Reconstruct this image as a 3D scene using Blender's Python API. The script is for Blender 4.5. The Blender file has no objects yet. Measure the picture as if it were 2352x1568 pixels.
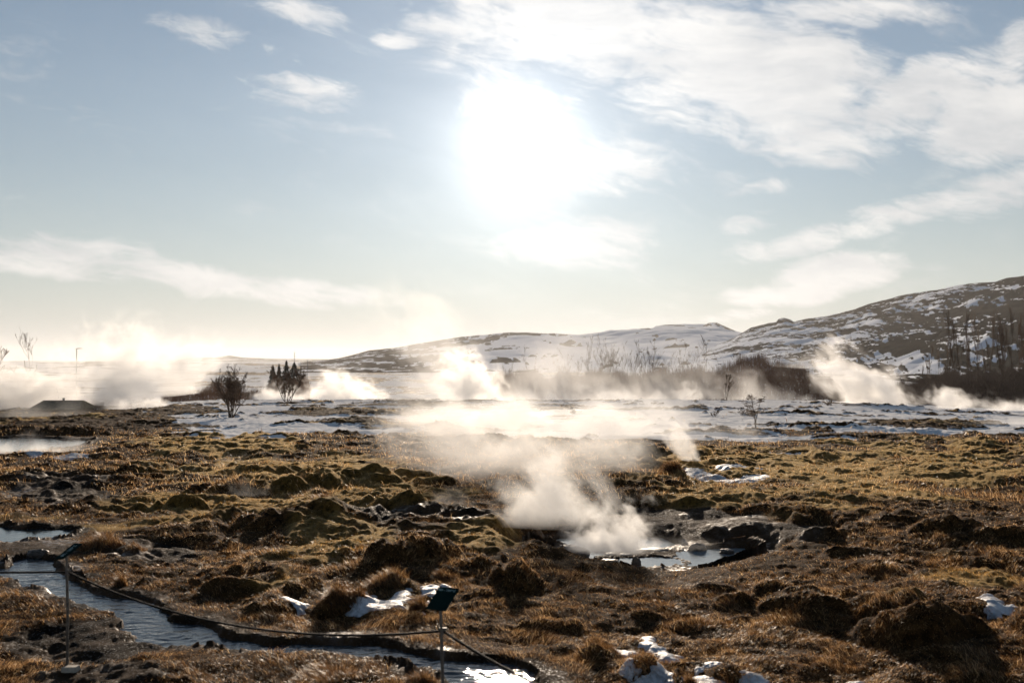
import bpy, math, random
import numpy as np

# ---------------------------------------------------------------- camera, sky, sun, exposure
scene = bpy.context.scene
COL = scene.collection
F = 2286.7                      # focal length in units of the 2352 px wide working picture
CAMH = 2.0
PITCH = math.atan(43.0 / F)
cd = bpy.data.cameras.new('camera'); cam = bpy.data.objects.new('camera', cd); COL.objects.link(cam)
cd.lens = 35.0; cd.sensor_width = 36.0; cd.clip_start = 0.1; cd.clip_end = 40000
cam.location = (0, 0, CAMH); cam.rotation_euler = (math.pi / 2 + PITCH, 0, 0)
cd.dof.use_dof = True; cd.dof.focus_distance = 16.0; cd.dof.aperture_fstop = 3.2
scene.camera = cam
SUN_EL, SUN_AZ = math.radians(12.3), math.radians(0.5)       # azimuth clockwise from +Y
sdir = (math.sin(SUN_AZ) * math.cos(SUN_EL), math.cos(SUN_AZ) * math.cos(SUN_EL), math.sin(SUN_EL))
sl = bpy.data.lights.new('sun', 'SUN'); sun = bpy.data.objects.new('sun', sl); COL.objects.link(sun)
sl.energy = 5.0; sl.angle = math.radians(0.6); sl.color = (1.0, 0.83, 0.65)
sun.rotation_euler = (math.pi / 2 - SUN_EL, 0, math.pi - SUN_AZ)
sun.location = (0, 200, 60)
scene.view_settings.view_transform = 'Standard'; scene.view_settings.look = 'None'
scene.view_settings.exposure = 0.6; scene.view_settings.gamma = 1.0
scene.render.engine = 'CYCLES'
cy = scene.cycles
cy.use_denoising = True; cy.max_bounces = 8; cy.diffuse_bounces = 2; cy.glossy_bounces = 2
cy.transmission_bounces = 3; cy.volume_bounces = 4; cy.transparent_max_bounces = 24
cy.volume_step_rate = 0.34; cy.volume_max_steps = 256; cy.sample_clamp_indirect = 4.0
cy.use_adaptive_sampling = True; cy.adaptive_threshold = 0.03
cy.caustics_reflective = False; cy.caustics_refractive = False


class V:                                                   # thin wrapper: arithmetic on shader sockets
    def __init__(s, t, k): s.t, s.k = t, k
    def _m(s, op, *a):
        n = s.t.nodes.new('ShaderNodeMath'); n.operation = op
        for i, x in enumerate((s,) + a):
            if isinstance(x, V): s.t.links.new(x.k, n.inputs[i])
            else: n.inputs[i].default_value = float(x)
        return V(s.t, n.outputs[0])
    def __add__(s, o): return s._m('ADD', o)
    __radd__ = __add__
    def __sub__(s, o): return s._m('SUBTRACT', o)
    def __rsub__(s, o): return (s * -1.0) + o
    def __mul__(s, o): return s._m('MULTIPLY', o)
    __rmul__ = __mul__
    def __truediv__(s, o): return s._m('DIVIDE', o)
    def pow(s, o): return s._m('POWER', o)
    def sqrt(s): return s._m('SQRT')
    def exp(s): return s._m('EXPONENT')
    def acos(s): return s._m('ARCCOSINE')
    def mx(s, o): return s._m('MAXIMUM', o)
    def mn(s, o): return s._m('MINIMUM', o)
    def sin(s): return s._m('SINE')
    def abs(s): return s._m('ABSOLUTE')
    def sm(s, lo, hi, a=0.0, b=1.0):
        n = s.t.nodes.new('ShaderNodeMapRange'); n.interpolation_type = 'SMOOTHSTEP'
        s.t.links.new(s.k, n.inputs[0])
        for i, x in zip((1, 2, 3, 4), (lo, hi, a, b)):
            if isinstance(x, V): s.t.links.new(x.k, n.inputs[i])
            else: n.inputs[i].default_value = float(x)
        return V(s.t, n.outputs[0])


def sep(t, vec):
    n = t.nodes.new('ShaderNodeSeparateXYZ'); t.links.new(vec, n.inputs[0])
    return V(t, n.outputs[0]), V(t, n.outputs[1]), V(t, n.outputs[2])

def comb(t, x, y, z):
    n = t.nodes.new('ShaderNodeCombineXYZ')
    for i, a in enumerate((x, y, z)):
        if isinstance(a, V): t.links.new(a.k, n.inputs[i])
        else: n.inputs[i].default_value = a
    return n.outputs[0]

def noise(t, vec, scale, detail=4.0, rough=0.55, dist=0.0, off=None, color=False):
    n = t.nodes.new('ShaderNodeTexNoise'); n.noise_dimensions = '3D'
    n.inputs['Scale'].default_value = scale; n.inputs['Detail'].default_value = detail
    n.inputs['Roughness'].default_value = rough; n.inputs['Distortion'].default_value = dist
    if vec is not None:
        if off is not None:
            a = t.nodes.new('ShaderNodeVectorMath'); a.operation = 'ADD'
            t.links.new(vec, a.inputs[0]); a.inputs[1].default_value = off; vec = a.outputs[0]
        t.links.new(vec, n.inputs['Vector'])
    return n.outputs['Color'] if color else V(t, n.outputs[0])

def mixc(t, f, a, b, blend='MIX'):
    n = t.nodes.new('ShaderNodeMix'); n.data_type = 'RGBA'; n.blend_type = blend
    for i, x in ((0, f), (6, a), (7, b)):
        if isinstance(x, V): t.links.new(x.k, n.inputs[i])
        elif hasattr(x, 'links'): t.links.new(x, n.inputs[i])
        elif isinstance(x, (int, float)): n.inputs[i].default_value = x
        else: n.inputs[i].default_value = tuple(x) + ((1,) if len(x) == 3 else ())
    return n.outputs[2]


def build_world():
    w = bpy.data.worlds.new('World'); scene.world = w; w.use_nodes = True
    t = w.node_tree; t.nodes.clear()
    tc = t.nodes.new('ShaderNodeTexCoord').outputs['Generated']
    sky = t.nodes.new('ShaderNodeTexSky'); sky.sky_type = 'NISHITA'; sky.sun_disc = False
    sky.sun_elevation = SUN_EL; sky.sun_rotation = SUN_AZ
    sky.altitude = 100; sky.air_density = 1.0; sky.dust_density = 0.0; sky.ozone_density = 1.0
    x, y, z = sep(t, tc)
    yy = y.mx(0.08)
    u = x / yy; v = z / yy                                  # directions as tangents around north
    front = y.sm(0.1, 0.3)
    # angle to the sun
    dt = (x * sdir[0] + y * sdir[1] + z * sdir[2]).mn(0.99999)
    ang = dt.acos() * (180 / math.pi)
    # base sky: nishita, muted and slightly teal
    hs = t.nodes.new('ShaderNodeHueSaturation'); hs.inputs['Saturation'].default_value = SKY_SAT
    hs.inputs['Value'].default_value = 1.0
    t.links.new(sky.outputs[0], hs.inputs['Color'])
    gm = t.nodes.new('ShaderNodeGamma'); gm.inputs[1].default_value = SKY_GAM
    t.links.new(hs.outputs[0], gm.inputs[0])
    base = mixc(t, 1.0, gm.outputs[0], SKY_TINT, 'MULTIPLY')
    # warm pale air close to the horizon
    hz = (z.mx(0.0) * -5.0).exp()
    base = mixc(t, hz * 0.97, base, HORIZ)
    # clouds
    uv = comb(t, u, v, 0.0)
    wn = noise(t, uv, 4.0, 4, 0.6, 0.0, color=True)
    wx, wy, _ = sep(t, wn)
    u2 = u + (wx - 0.5) * 0.10; v2 = v + (wy - 0.5) * 0.045
    shape = None
    for (cx, cyy, rx, ry, a, s) in CLOUDS:
        a = -math.radians(a)
        cu, cv = (cx - 1176) / F, (827 - cyy) / F
        du = u2 - cu; dv = v2 - cv
        p = (du * math.cos(a) - dv * math.sin(a)) * (F / rx)
        q = (du * math.sin(a) + dv * math.cos(a)) * (F / ry)
        e = (1.0 - (p * p + q * q)).mx(-1.0) * s
        shape = e if shape is None else shape._m('SMOOTH_MAX', e, 0.15)
    ca, sa = math.cos(math.radians(12)), math.sin(math.radians(12))
    st = comb(t, (u2 * ca - v2 * sa) * 5.0, (u2 * sa + v2 * ca) * 19.0, 1.7)
    n1 = noise(t, st, 1.0, 8, 0.62, 0.6)
    n2 = noise(t, comb(t, u2, v2 * 1.7, 0.0), 11.0, 9, 0.62, 0.5, off=(3.1, 7.7, 2.2))
    n3 = noise(t, comb(t, (u2 * ca - v2 * sa) * 16.0, (u2 * sa + v2 * ca) * 60.0, 0.0), 1.0, 6, 0.65, 0.8, off=(2.1, .7, 5.2))
    dens = shape * 0.75 + (n1 - 0.50) * 3.0 + (n2 - 0.5) * 2.2 + (n3 - 0.5) * 1.5
    m = dens.sm(-0.15, 1.0) * front
    inside = shape.sm(-0.75, 0.15)
    m = m * inside
    # sun glow scattered by the thin cloud
    glow = (ang * ang * (-1 / 10.0)).exp() * 5.0 + (ang * (-1 / 7.5)).exp() * 5.2 + (ang * (-1 / 20.0)).exp() * 1.3
    lump = noise(t, st, 0.8, 5, 0.6, 0.4, off=(5, 2, 9))
    glow = glow * (lump * 0.7 + 0.65)
    shade = noise(t, comb(t, u2 * 7.0, v2 * 22.0, 0.0), 1.0, 6, 0.6, off=(1, 8, 4))
    k = shade.sm(0.35, 0.7)
    low = v.sm(0.02, 0.13)
    ccol = mixc(t, k, (6.2, 6.25, 6.35), (8.7, 8.45, 8.15))
    ccol = mixc(t, (1.0 - low) * 0.8, ccol, (8.4, 7.9, 7.5))
    col = mixc(t, m * 0.86, base, ccol)
    gc = mixc(t, 1.0, comb(t, glow, glow, glow), (1.0, 0.975, 0.93), 'MULTIPLY')
    col = mixc(t, 1.0, col, gc, 'ADD')
    col = mixc(t, m, col, mixc(t, 1.0, col, mixc(t, 0.15, (0, 0, 0), gc), 'ADD'))
    # under the horizon the sky is plain
    bg = t.nodes.new('ShaderNodeBackground'); bg.inputs[1].default_value = 0.066
    t.links.new(col, bg.inputs[0])
    out = t.nodes.new('ShaderNodeOutputWorld'); t.links.new(bg.outputs[0], out.inputs[0])


SKY_SAT, SKY_GAM = 1.2, 1.0
SKY_TINT = (0.545, 0.618, 0.665)
HORIZ = (5.45, 5.4, 5.5)
CLOUDS = [  # picture x, y, radii, tilt, strength
    (430, 76, 120, 36, -14, 1.0), (680, 28, 130, 40, -16, 1.0), (910, 90, 58, 22, -4, .9), (695, 216, 165, 46, -7, 1.05),
    (640, 133, 70, 16, -8, .45), 
    (120, 590, 330, 52, -6, 1.25), (420, 632, 460, 42, -8, 1.35), (680, 660, 270, 36, -5, 1.2),
    (1320, 560, 190, 62, 2, .62), (1420, 385, 150, 62, -8, .6), 
    (1150, 60, 330, 100, -12, 1.4), (1420, 70, 430, 160, -4, 1.8), (1700, 160, 400, 170, -12, 1.8), (1850, 255, 250, 130, -18, 1.7),
    (2080, 235, 300, 85, 24, 1.6), (2300, 270, 260, 105, 0, 1.6), (2330, 130, 160, 60, 42, 1.0), (1880, 25, 330, 48, 2, .9), (2250, 340, 160, 55, -10, 1.0),
    (2010, 510, 390, 36, 14, 1.0), (2300, 430, 170, 60, 22, 1.15), (1720, 565, 90, 26, 0, .7), (1740, 500, 80, 26, 12, .4), (1780, 430, 80, 16, 8, .35),
    (1910, 628, 200, 50, 6, 1.5), (1800, 672, 160, 34, 2, 1.4), (1690, 721, 90, 14, 4, .7), 
    (1240, 180, 260, 100, 5, .45),
]
build_world()
random.seed(7)
rng = np.random.default_rng(11)


# ---------------------------------------------------------------- numpy noise
_P = np.random.default_rng(3).permutation(512).astype(np.int64); _P = np.concatenate([_P, _P, _P])
_G = np.stack([np.cos(np.arange(16) * math.pi / 8), np.sin(np.arange(16) * math.pi / 8)], 1)

def perlin(x, y, seed=0):
    xi = np.floor(x).astype(np.int64); yi = np.floor(y).astype(np.int64)
    xf = x - xi; yf = y - yi
    def g(ix, iy, fx, fy):
        h = _P[(_P[(ix + seed * 37) & 511] + iy + seed * 91) & 511] & 15
        v = _G[h]; return v[..., 0] * fx + v[..., 1] * fy
    uu = xf * xf * xf * (xf * (xf * 6 - 15) + 10); vv = yf * yf * yf * (yf * (yf * 6 - 15) + 10)
    a = g(xi, yi, xf, yf); b = g(xi + 1, yi, xf - 1, yf); c = g(xi, yi + 1, xf, yf - 1); d = g(xi + 1, yi + 1, xf - 1, yf - 1)
    return ((a + (b - a) * uu) * (1 - vv) + (c + (d - c) * uu) * vv) * 1.5

def fbm(x, y, s, o=4, seed=0, r=0.5):
    t = 0; a = 1; n = 0
    for i in range(o):
        t = t + perlin(x / s, y / s, seed + i) * a; n += a; a *= r; s *= 0.5
    return t / n

def billow(x, y, s, o=3, seed=0, r=0.5):
    t = 0; a = 1; n = 0
    for i in range(o):
        t = t + np.abs(perlin(x / s, y / s, seed + i)) * a; n += a; a *= r; s *= 0.5
    return t / n

def sst(a, b, x):
    t = np.clip((x - a) / (b - a), 0, 1); return t * t * (3 - 2 * t)


# ---------------------------------------------------------------- lie of the land
YP = [0, 12, 75, 80, 100, 160, 400, 9000]; ZP = [0, 0, -1.0, -1.15, -2.6, -4.0, -4.5, -4.5]
def zbase(u, Y):
    k = 1 + 0.75 * np.clip((np.abs(u) - 0.25) / 0.26, 0, 1.3) ** 1.5
    return np.interp(Y, YP, ZP) * np.where(Y < 85, k, 1 + (k - 1) * np.clip((160 - Y) / 75, 0, 1))

_YT = np.geomspace(1.5, 300, 3000)
def at(px, py, z=None):
    """point of the land seen at picture position px, py"""
    u = (px - 1176) / F
    if z is not None: Y = (CAMH - z) * F / max(py - 827, 1)
    else:
        q = (CAMH - zbase(u, _YT)) * F / _YT + 827
        i = np.argmax(q <= py) if np.any(q <= py) else len(_YT) - 1
        Y = _YT[i]
    return u * Y, Y

def poly(pts, z=None): return np.array([at(a, b, z) for a, b in pts])

def sdist(P, x, y):
    """signed distance, positive inside"""
    shp = x.shape; x = x.ravel(); y = y.ravel()
    best = np.full(x.shape, 1e9); ins = np.zeros(x.shape, bool)
    n = len(P)
    for i in range(n):
        ax, ay = P[i]; bx, by = P[(i + 1) % n]
        ex, ey = bx - ax, by - ay
        t = np.clip(((x - ax) * ex + (y - ay) * ey) / (ex * ex + ey * ey + 1e-12), 0, 1)
        d = (x - ax - t * ex) ** 2 + (y - ay - t * ey) ** 2
        best = np.minimum(best, d)
        c = (ay > y) != (by > y)
        ins ^= c & (x < ex * (y - ay) / (ey + 1e-15) + ax)
    d = np.sqrt(best); return np.where(ins, d, -d).reshape(shp)

STREAM = poly([(-160, 1296), (-60, 1300), (15, 1303), (32, 1283), (70, 1276), (107, 1278), (140, 1291), (150, 1311), (195, 1336), (225, 1356), (262, 1366), (312, 1368),
               (355, 1383), (385, 1406), (405, 1421), (475, 1428), (512, 1441), (557, 1461), (600, 1472), (688, 1473), (763, 1471), (863, 1476), (963, 1491),
               (1000, 1501), (1063, 1511), (1163, 1513), (1216, 1538), (1260, 1590), (1400, 1700), (1150, 1720), (1060, 1640), (1025, 1568), (988, 1537), (950, 1548),
               (938, 1533), (863, 1520), (813, 1510), (738, 1500), (663, 1508), (588, 1500), (500, 1498), (462, 1493), (375, 1491), (350, 1485), (300, 1478),
               (300, 1463), (265, 1446), (277, 1436), (265, 1411), (220, 1398), (175, 1388), (140, 1373), (100, 1361), (42, 1351), (35, 1334), (0, 1328), (-160, 1340)], -0.07)
POOL_BLUE = poly([(-120, 1216), (0, 1213), (40, 1219), (90, 1217), (165, 1222), (140, 1236), (80, 1240), (20, 1246), (-120, 1250)], -0.05)
BZ = -0.30
BOWL = poly([(1215, 1180), (1300, 1150), (1450, 1128), (1570, 1141), (1650, 1141), (1710, 1155), (1725, 1144), (1770, 1155), (1830, 1178), (1900, 1176), (1975, 1192),
             (1925, 1218), (1870, 1262), (1780, 1308), (1670, 1334), (1500, 1342), (1330, 1334), (1225, 1296)], 0.0)
SPRING = poly([(1262, 1250), (1290, 1262), (1350, 1272), (1400, 1278), (1440, 1272), (1500, 1262), (1545, 1250), (1520, 1236), (1400, 1230), (1290, 1238)], BZ - .01)
SPRING_R = poly([(1490, 1287), (1525, 1277), (1580, 1269), (1640, 1262), (1705, 1259), (1728, 1267), (1690, 1286), (1640, 1298), (1600, 1303), (1545, 1301)], BZ - .01)
PUD1 = poly([(1232, 1268), (1290, 1272), (1385, 1277), (1392, 1284), (1340, 1290), (1250, 1280)], BZ - .01)
PUD2 = poly([(1395, 1292), (1440, 1286), (1500, 1284), (1530, 1290), (1500, 1298), (1440, 1300)], BZ - .01)
POOL_WHITE = poly([(-150, 1012), (60, 1004), (225, 1012), (205, 1022), (150, 1033), (75, 1037), (0, 1045), (-150, 1052)], -0.42)
POOL_FAR = poly([(1000, 961), (1040, 956), (1100, 949), (1180, 946), (1290, 941), (1335, 943), (1290, 950), (1240, 955), (1255, 962), (1215, 968), (1200, 980), (1140, 979), (1080, 976), (1020, 971)])
PCZ = float(zbase(0.0, POOL_FAR[:, 1].mean())) - 0.10

# mounds: picture x, y of the foot, half width, height (picture units), lumpiness
MOUNDS = [(930, 1292, 112, 62), (820, 1285, 70, 34), (1185, 1335, 72, 62), (1100, 1300, 60, 30), (905, 1172, 50, 36), (940, 1170, 30, 30), (400, 1174, 60, 26), (320, 1176, 50, 14),
          (540, 1138, 85, 44), (460, 1130, 60, 26), (650, 1128, 75, 42), (740, 1118, 70, 36), (850, 1110, 90, 30), (960, 1100, 70, 26),
          (470, 1152, 20, 14), (700, 1110, 50, 20), (600, 1095, 80, 22), (34, 1192, 40, 26), (745, 1196, 42, 30), (600, 1216, 85, 34), (690, 1205, 40, 18),
          (310, 1095, 48, 22), (215, 1088, 60, 16), (550, 1068, 30, 12), (1460, 1057, 66, 32), (1410, 1050, 40, 18), (1548, 1102, 34, 28),
          (282, 1342, 22, 30), (440, 1362, 50, 30), (545, 1350, 70, 26), (500, 1320, 60, 20), (600, 1392, 90, 42), (660, 1360, 50, 20), (765, 1402, 60, 44), (900, 1352, 80, 26),
          (1388, 1495, 44, 36), (1490, 1545, 70, 34), (1588, 1572, 24, 60), (1700, 1540, 60, 26), (2130, 1466, 140, 60), (2080, 1418, 130, 56), (2440, 1470, 110, 60), (1860, 1396, 110, 42),
          (1790, 1340, 52, 32), (1700, 1366, 50, 30), (1900, 1372, 90, 34), (1640, 1330, 60, 14), (2180, 1222, 80, 30), (2080, 1195, 80, 22), (1880, 1222, 70, 30),
          (2330, 1235, 80, 24), (60, 1010, 110, 30), (200, 1003, 70, 20), (-60, 1012, 90, 30), (2080, 990, 110, 12), (2200, 996, 90, 10), (150, 1120, 40, 10),
          (1960, 1260, 60, 18), (2060, 1300, 70, 20), (1500, 1400, 50, 14), (1250, 1420, 60, 16), (1110, 1430, 50, 16), (1000, 1110, 60, 20), (1050, 1185, 60, 16)]
MUDM = [(1490, 1247, 30, 20), (1540, 1245, 55, 16), (1640, 1238, 36, 20), (1720, 1240, 60, 18), (1800, 1240, 40, 10), (1230, 1256, 36, 14), (1260, 1268, 30, 10), (1400, 1215, 60, 16),
        (1600, 1205, 90, 14), (1760, 1205, 80, 16)]


def land(x, y, fine=True):
    """height and cover weights at plan positions"""
    Y = np.maximum(y, .5); u = x / Y
    py = (CAMH - zbase(u, Y)) * F / Y + 827; px = u * F + 1176
    h = zbase(u, Y)
    near = 1 - sst(85, 120, y)
    h = h + fbm(x, y, 4.0, 3, 1) * 0.09 * near
    wx = x + fbm(x, y, 0.8, 2, 31) * 0.25; wy = y + fbm(x, y, 0.8, 2, 32) * 0.25
    # cover weights -----------------------------------------------------------
    nb = fbm(x, y, 5.0, 4, 21); nc = fbm(x, y, 1.3, 3, 22)
    moss = np.zeros_like(x)
    def blob(cx, cy, rx, ry, k=1.0):
        return k * np.clip(1.3 - np.sqrt(((px - cx) / rx) ** 2 + ((py - cy) / ry) ** 2), 0, 1)
    for b in [(700, 1090, 330, 60), (500, 1020, 200, 30), (2000, 1090, 520, 75), (1650, 1140, 200, 20), (2200, 1310, 160, 25), (760, 1240, 120, 45), (600, 1160, 300, 24),
              (430, 1145, 100, 25), (1130, 1220, 90, 40), (900, 1130, 200, 40)]:
        moss = np.maximum(moss, blob(*b))
    moss = sst(0.25, 0.7, moss + nb * 0.8 + nc * 0.9)
    # snow cover
    sn = np.zeros_like(x)
    edge = np.interp(px, [-400, 0, 200, 300, 380, 560, 800, 850, 1100, 1300, 1450, 1700, 1800, 1900, 2100, 2352, 2800],
                     [925, 925, 930, 945, 1000, 1008, 1008, 1012, 1010, 1020, 1012, 1003, 1018, 1012, 1000, 998, 1000])
    sn = sst(-22, 22, edge - py)
    sn *= np.interp(px, [-400, 0, 250, 330, 420, 560, 820, 1000, 1150, 1250, 2800], [.3, .35, .38, .58, .78, .80, .72, .62, .68, .80, .84])
    bank = blob(2130, 972, 175, 11) + blob(1850, 985, 140, 9, .7) + blob(1290, 945, 90, 9, .6) + blob(720, 946, 110, 7, .8) + blob(420, 940, 130, 8, .8) + blob(350, 975, 80, 16, .7) + blob(900, 968, 120, 14, .9) + blob(1060, 988, 120, 10, .7)
    streak = fbm(x * 0.3, y, 3.0, 4, 41) * 1.1 + fbm(x, y, 0.9, 3, 42) * 0.45
    sn = sn - bank * 0.75 + streak * 0.85
    sn = sn - .22 * sst(.62, 1, sn) + .18 * fbm(x * .5, y * 1.6, .8, 3, 47)
    snow = sst(0.42, 0.56, sn) * np.where(py > edge + 30, 0, 1)
    far = sst(100, 200, y)
    fs = fbm(u * 9, 1400 / Y, 1, 5, 44) * 1.2 + fbm(u * 40, 5200 / Y, 1, 4, 45) * .8 + 0.62
    snow = snow * (1 - far) + far * sst(0.35, 0.6, fs)
    # relief ------------------------------------------------------------------
    tus = billow(wx, wy, 0.55, 3, 5) ; tus2 = billow(x, y * 0.8, 1.6, 3, 9)
    rough = np.clip(1.0 + nb * 1.2, 0.3, 1.8)
    scale_y = np.clip(y / 12, 1, 3)
    h = h + near * (tus * 0.11 * rough * (0.5 + 0.5 * (1 - snow)) + tus2 * 0.16 * (1 - 0.35 * snow) * rough ** 1.3)
    h = h + near * sst(14, 30, y) * billow(x * .7, y, 3.2, 2, 15) * 0.20 * (1 - snow * .5)
    h = h + near * sst(10, 18, y) * (np.minimum(billow(wx, wy, .95, 2, 17), .35) * 0.30 * (1 - snow * .7)) * np.clip(.6 + nb, .2, 1.4)
    if fine:
        h = h + near * (fbm(x, y, 0.14, 2, 7) * 0.026 * (1 - snow * .7) + fbm(x, y, 0.045, 2, 8) * 0.006 * (1 - snow) * (y < 25))
    h = h - near * (0.07 + 0.02 * scale_y)
    for (mx, my, hw, hh) in MOUNDS:
        X0, Y0 = at(mx, my); s = Y0 / F; w = hw * s; H = hh * s; dp = max(w * 0.75, H * 1.4); Yc = Y0 + dp * 0.75
        sel = (np.abs(x - X0) < w * 1.5) & (np.abs(y - Yc) < dp * 1.5)
        if not sel.any(): continue
        xs, ys = wx[sel], wy[sel]
        q = ((xs - X0) / w) ** 2 + ((ys - Yc) / dp) ** 2
        q = q + fbm(xs, ys, max(w, .12) * .9, 3, 61) * 0.28
        H = H * (1.0 if hw >= 100 and my > 1350 else .74 if Y0 < 12 else .72)
        h[sel] += H * 1.12 * np.clip(1 - q, 0, 1) ** 0.85 * (0.8 + 0.4 * tus[sel] / .3 * .5)
    # hot spring bowl -----------------------------------------------------------
    mud = np.zeros_like(x)
    s1 = (x > -1) & (x < 6) & (y > 7) & (y < 18)
    if s1.any():
        xs, ys = x[s1], y[s1]
        sd = sdist(BOWL, xs, ys) + fbm(xs, ys, .5, 3, 71) * .14
        back = sst(11.5, 13.0, ys)
        k = sst(0, 0.16, sd) * back + sst(-.05, 1.8, sd) * (1 - back)
        fl = BZ + 0.042 + fbm(xs, ys, .5, 3, 72) * .035 + fbm(xs, ys, .1, 2, 73) * .012 + np.clip(sd, 0, 1) * 0 + sst(1.9, 3.6, xs) * .09 + sst(11.5, 14, ys) * .05
        for (mx, my, hw, hh) in MUDM:
            X0, Y0 = at(mx, my, BZ); s = Y0 / F; w = hw * s; dp = w * 1.2
            q = ((xs - X0) / w) ** 2 + ((ys - Y0 - dp * .6) / dp) ** 2 + fbm(xs, ys, w, 3, 74) * .5
            fl += .6 * hh * s * np.clip(1 - q, 0, 1) ** .7
        h[s1] = h[s1] * (1 - k) + fl * k
        mud[s1] = np.maximum(mud[s1], sst(0.05, 0.3, sd) * np.where(back > .5, sst(.1, .3, sd), sst(1.1, 1.6, sd)))
        moss[s1] *= 1 - mud[s1]
    def carve(P, lvl, depth, bx, wd=.16, ns=.10, mudw=.16, keep=.03, grow=0.0):
        s = (x > P[:, 0].min() - bx) & (x < P[:, 0].max() + bx) & (y > P[:, 1].min() - bx) & (y < P[:, 1].max() + bx)
        if not s.any(): return
        xs, ys = x[s], y[s]
        sd = sdist(P, xs, ys) + fbm(xs, ys, ns * 4, 4, 81) * ns + grow
        hh = h[s]
        rim = sst(-min(bx, .48 if bx < .9 else bx), -.1 - .25 * (bx - .5) * (bx > .9), sd) * (hh > lvl - .06)
        hh = np.where(sd < 0, np.maximum(hh, lvl + keep * sst(0, .1, -sd) - 1.2 * np.clip(-sd - .1, 0, 9)), hh)      # banks stay above the water
        hh = hh * (1 - rim * .9 * (sd < 0)) + (lvl + keep + .012 + .02 * fbm(xs, ys, .3, 2, 84)) * (rim * .9 * (sd < 0))
        k = sst(-.02, wd, sd)
        h[s] = hh * (1 - k) + (lvl - depth) * k
        h[s] += (fbm(xs, ys, .05, 2, 83) * .014 * sst(-.25, -.02, sd)) * (sd < .1)
        mud[s] = np.maximum(mud[s], sst(-mudw, -mudw * .2, sd + fbm(xs, ys, .5, 3, 85) * .25))
        snow[s] *= 1 - sst(-.2, 0, sd)
    carve(STREAM, -0.07, .10, .5)
    carve(POOL_BLUE, -0.03, .08, 1.1, .3, .05, .16, .012, .16)
    for P in (SPRING, SPRING_R, PUD1, PUD2): carve(P, BZ, .06, .7, .26, .05, .3, .004, .17)
    carve(POOL_WHITE, -0.42, .1, 1.2, .4, .3, .5, .05)
    carve(POOL_FAR, PCZ, .12, 3.0, .6, .9, .8, .03)
    # muddy flats
    fl = np.maximum(blob(330, 1255, 150, 28), blob(150, 1130, 180, 35, .9)); fl = np.maximum(fl, blob(210, 1455, 230, 60, 1.1)); fl = np.maximum(fl, blob(250, 1540, 260, 40, .85)); fl = fl * (1 - .8 * np.clip(1.2 - np.sqrt(((px - 40) / 90) ** 2 + ((py - 1395) / 26) ** 2), 0, 1)); fl = np.maximum(fl, blob(1000, 1185, 190, 12))
    fl = np.maximum(fl, blob(100, 1250, 120, 18)); fl = np.maximum(fl, blob(1850, 1220, 60, 20, .8))
    fm = sst(.3, .6, fl + nb * .5 + nc * .4)
    mud = np.maximum(mud, fm)
    snow = snow * (1 - mud * (y < 40)); moss = moss * (1 - mud) * (1 - snow)
    tone = 0.5 + 0.5 * fbm(x, y, 2.2, 4, 91)
    return h, snow, moss, mud, tone


# ---------------------------------------------------------------- mesh helpers
def mesh_obj(name, verts, faces, mat=None, parent=None, smooth=True, attrs=None, loc=None):
    """faces: (n,k) array or list of arrays"""
    me = bpy.data.meshes.new(name)
    verts = np.asarray(verts, dtype=np.float32)
    fl = faces if isinstance(faces, list) else [faces]
    fl = [np.asarray(f, dtype=np.int32) for f in fl if len(f)]
    me.vertices.add(len(verts)); me.vertices.foreach_set('co', verts.ravel())
    nl = sum(f.size for f in fl); nf = sum(len(f) for f in fl)
    me.loops.add(nl); me.polygons.add(nf)
    me.loops.foreach_set('vertex_index', np.concatenate([f.ravel() for f in fl]))
    tot = np.concatenate([np.full(len(f), f.shape[1]) for f in fl]); st = np.concatenate([[0], np.cumsum(tot)[:-1]])
    me.polygons.foreach_set('loop_start', st.astype(np.int32))
    me.polygons.foreach_set('use_smooth', np.full(nf, smooth))
    me.update(calc_edges=True); me.validate()
    if attrs:
        for k, a in attrs.items():
            at_ = me.attributes.new(k, 'FLOAT', 'POINT'); at_.data.foreach_set('value', np.asarray(a, np.float32).ravel())
    if mat: me.materials.append(mat)
    o = bpy.data.objects.new(name, me); COL.objects.link(o)
    if parent: o.parent = parent
    if loc is not None: o.location = loc
    return o

def tag(o, label=None, cat=None, group=None, kind=None):
    if label: o['label'] = label
    if cat: o['category'] = cat
    if group: o['group'] = group
    if kind: o['kind'] = kind
    return o

def empty(name, loc, rz=0, s=1.0):
    o = bpy.data.objects.new(name, None); COL.objects.link(o); o.location = loc; o.rotation_euler = (0, 0, rz)
    o.scale = (s, s, s); o.empty_display_size = .1
    return o

def newmat(name):
    m = bpy.data.materials.new(name); m.use_nodes = True; t = m.node_tree
    b = t.nodes['Principled BSDF']; return m, t, b

def attr(t, name):
    n = t.nodes.new('ShaderNodeAttribute'); n.attribute_name = name; return V(t, n.outputs['Fac'])

def objco(t): return t.nodes.new('ShaderNodeTexCoord').outputs['Object']

def plain(name, col, rough=.7, metal=0.0, bump=0.0, bs=20.0, var=.25, spec=.5):
    m, t, b = newmat(name)
    oc = objco(t)
    n = noise(t, oc, bs, 5, .6)
    c = mixc(t, n.sm(.3, .7), tuple(x * (1 - var) for x in col), tuple(min(1, x * (1 + var)) for x in col))
    t.links.new(c, b.inputs['Base Color']); b.inputs['Roughness'].default_value = rough; b.inputs['Metallic'].default_value = metal
    b.inputs['Specular IOR Level'].default_value = spec
    if bump:
        bn = t.nodes.new('ShaderNodeBump'); bn.inputs['Strength'].default_value = bump; bn.inputs['Distance'].default_value = .01
        t.links.new(n.k, bn.inputs['Height']); t.links.new(bn.outputs[0], b.inputs['Normal'])
    return m


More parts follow.
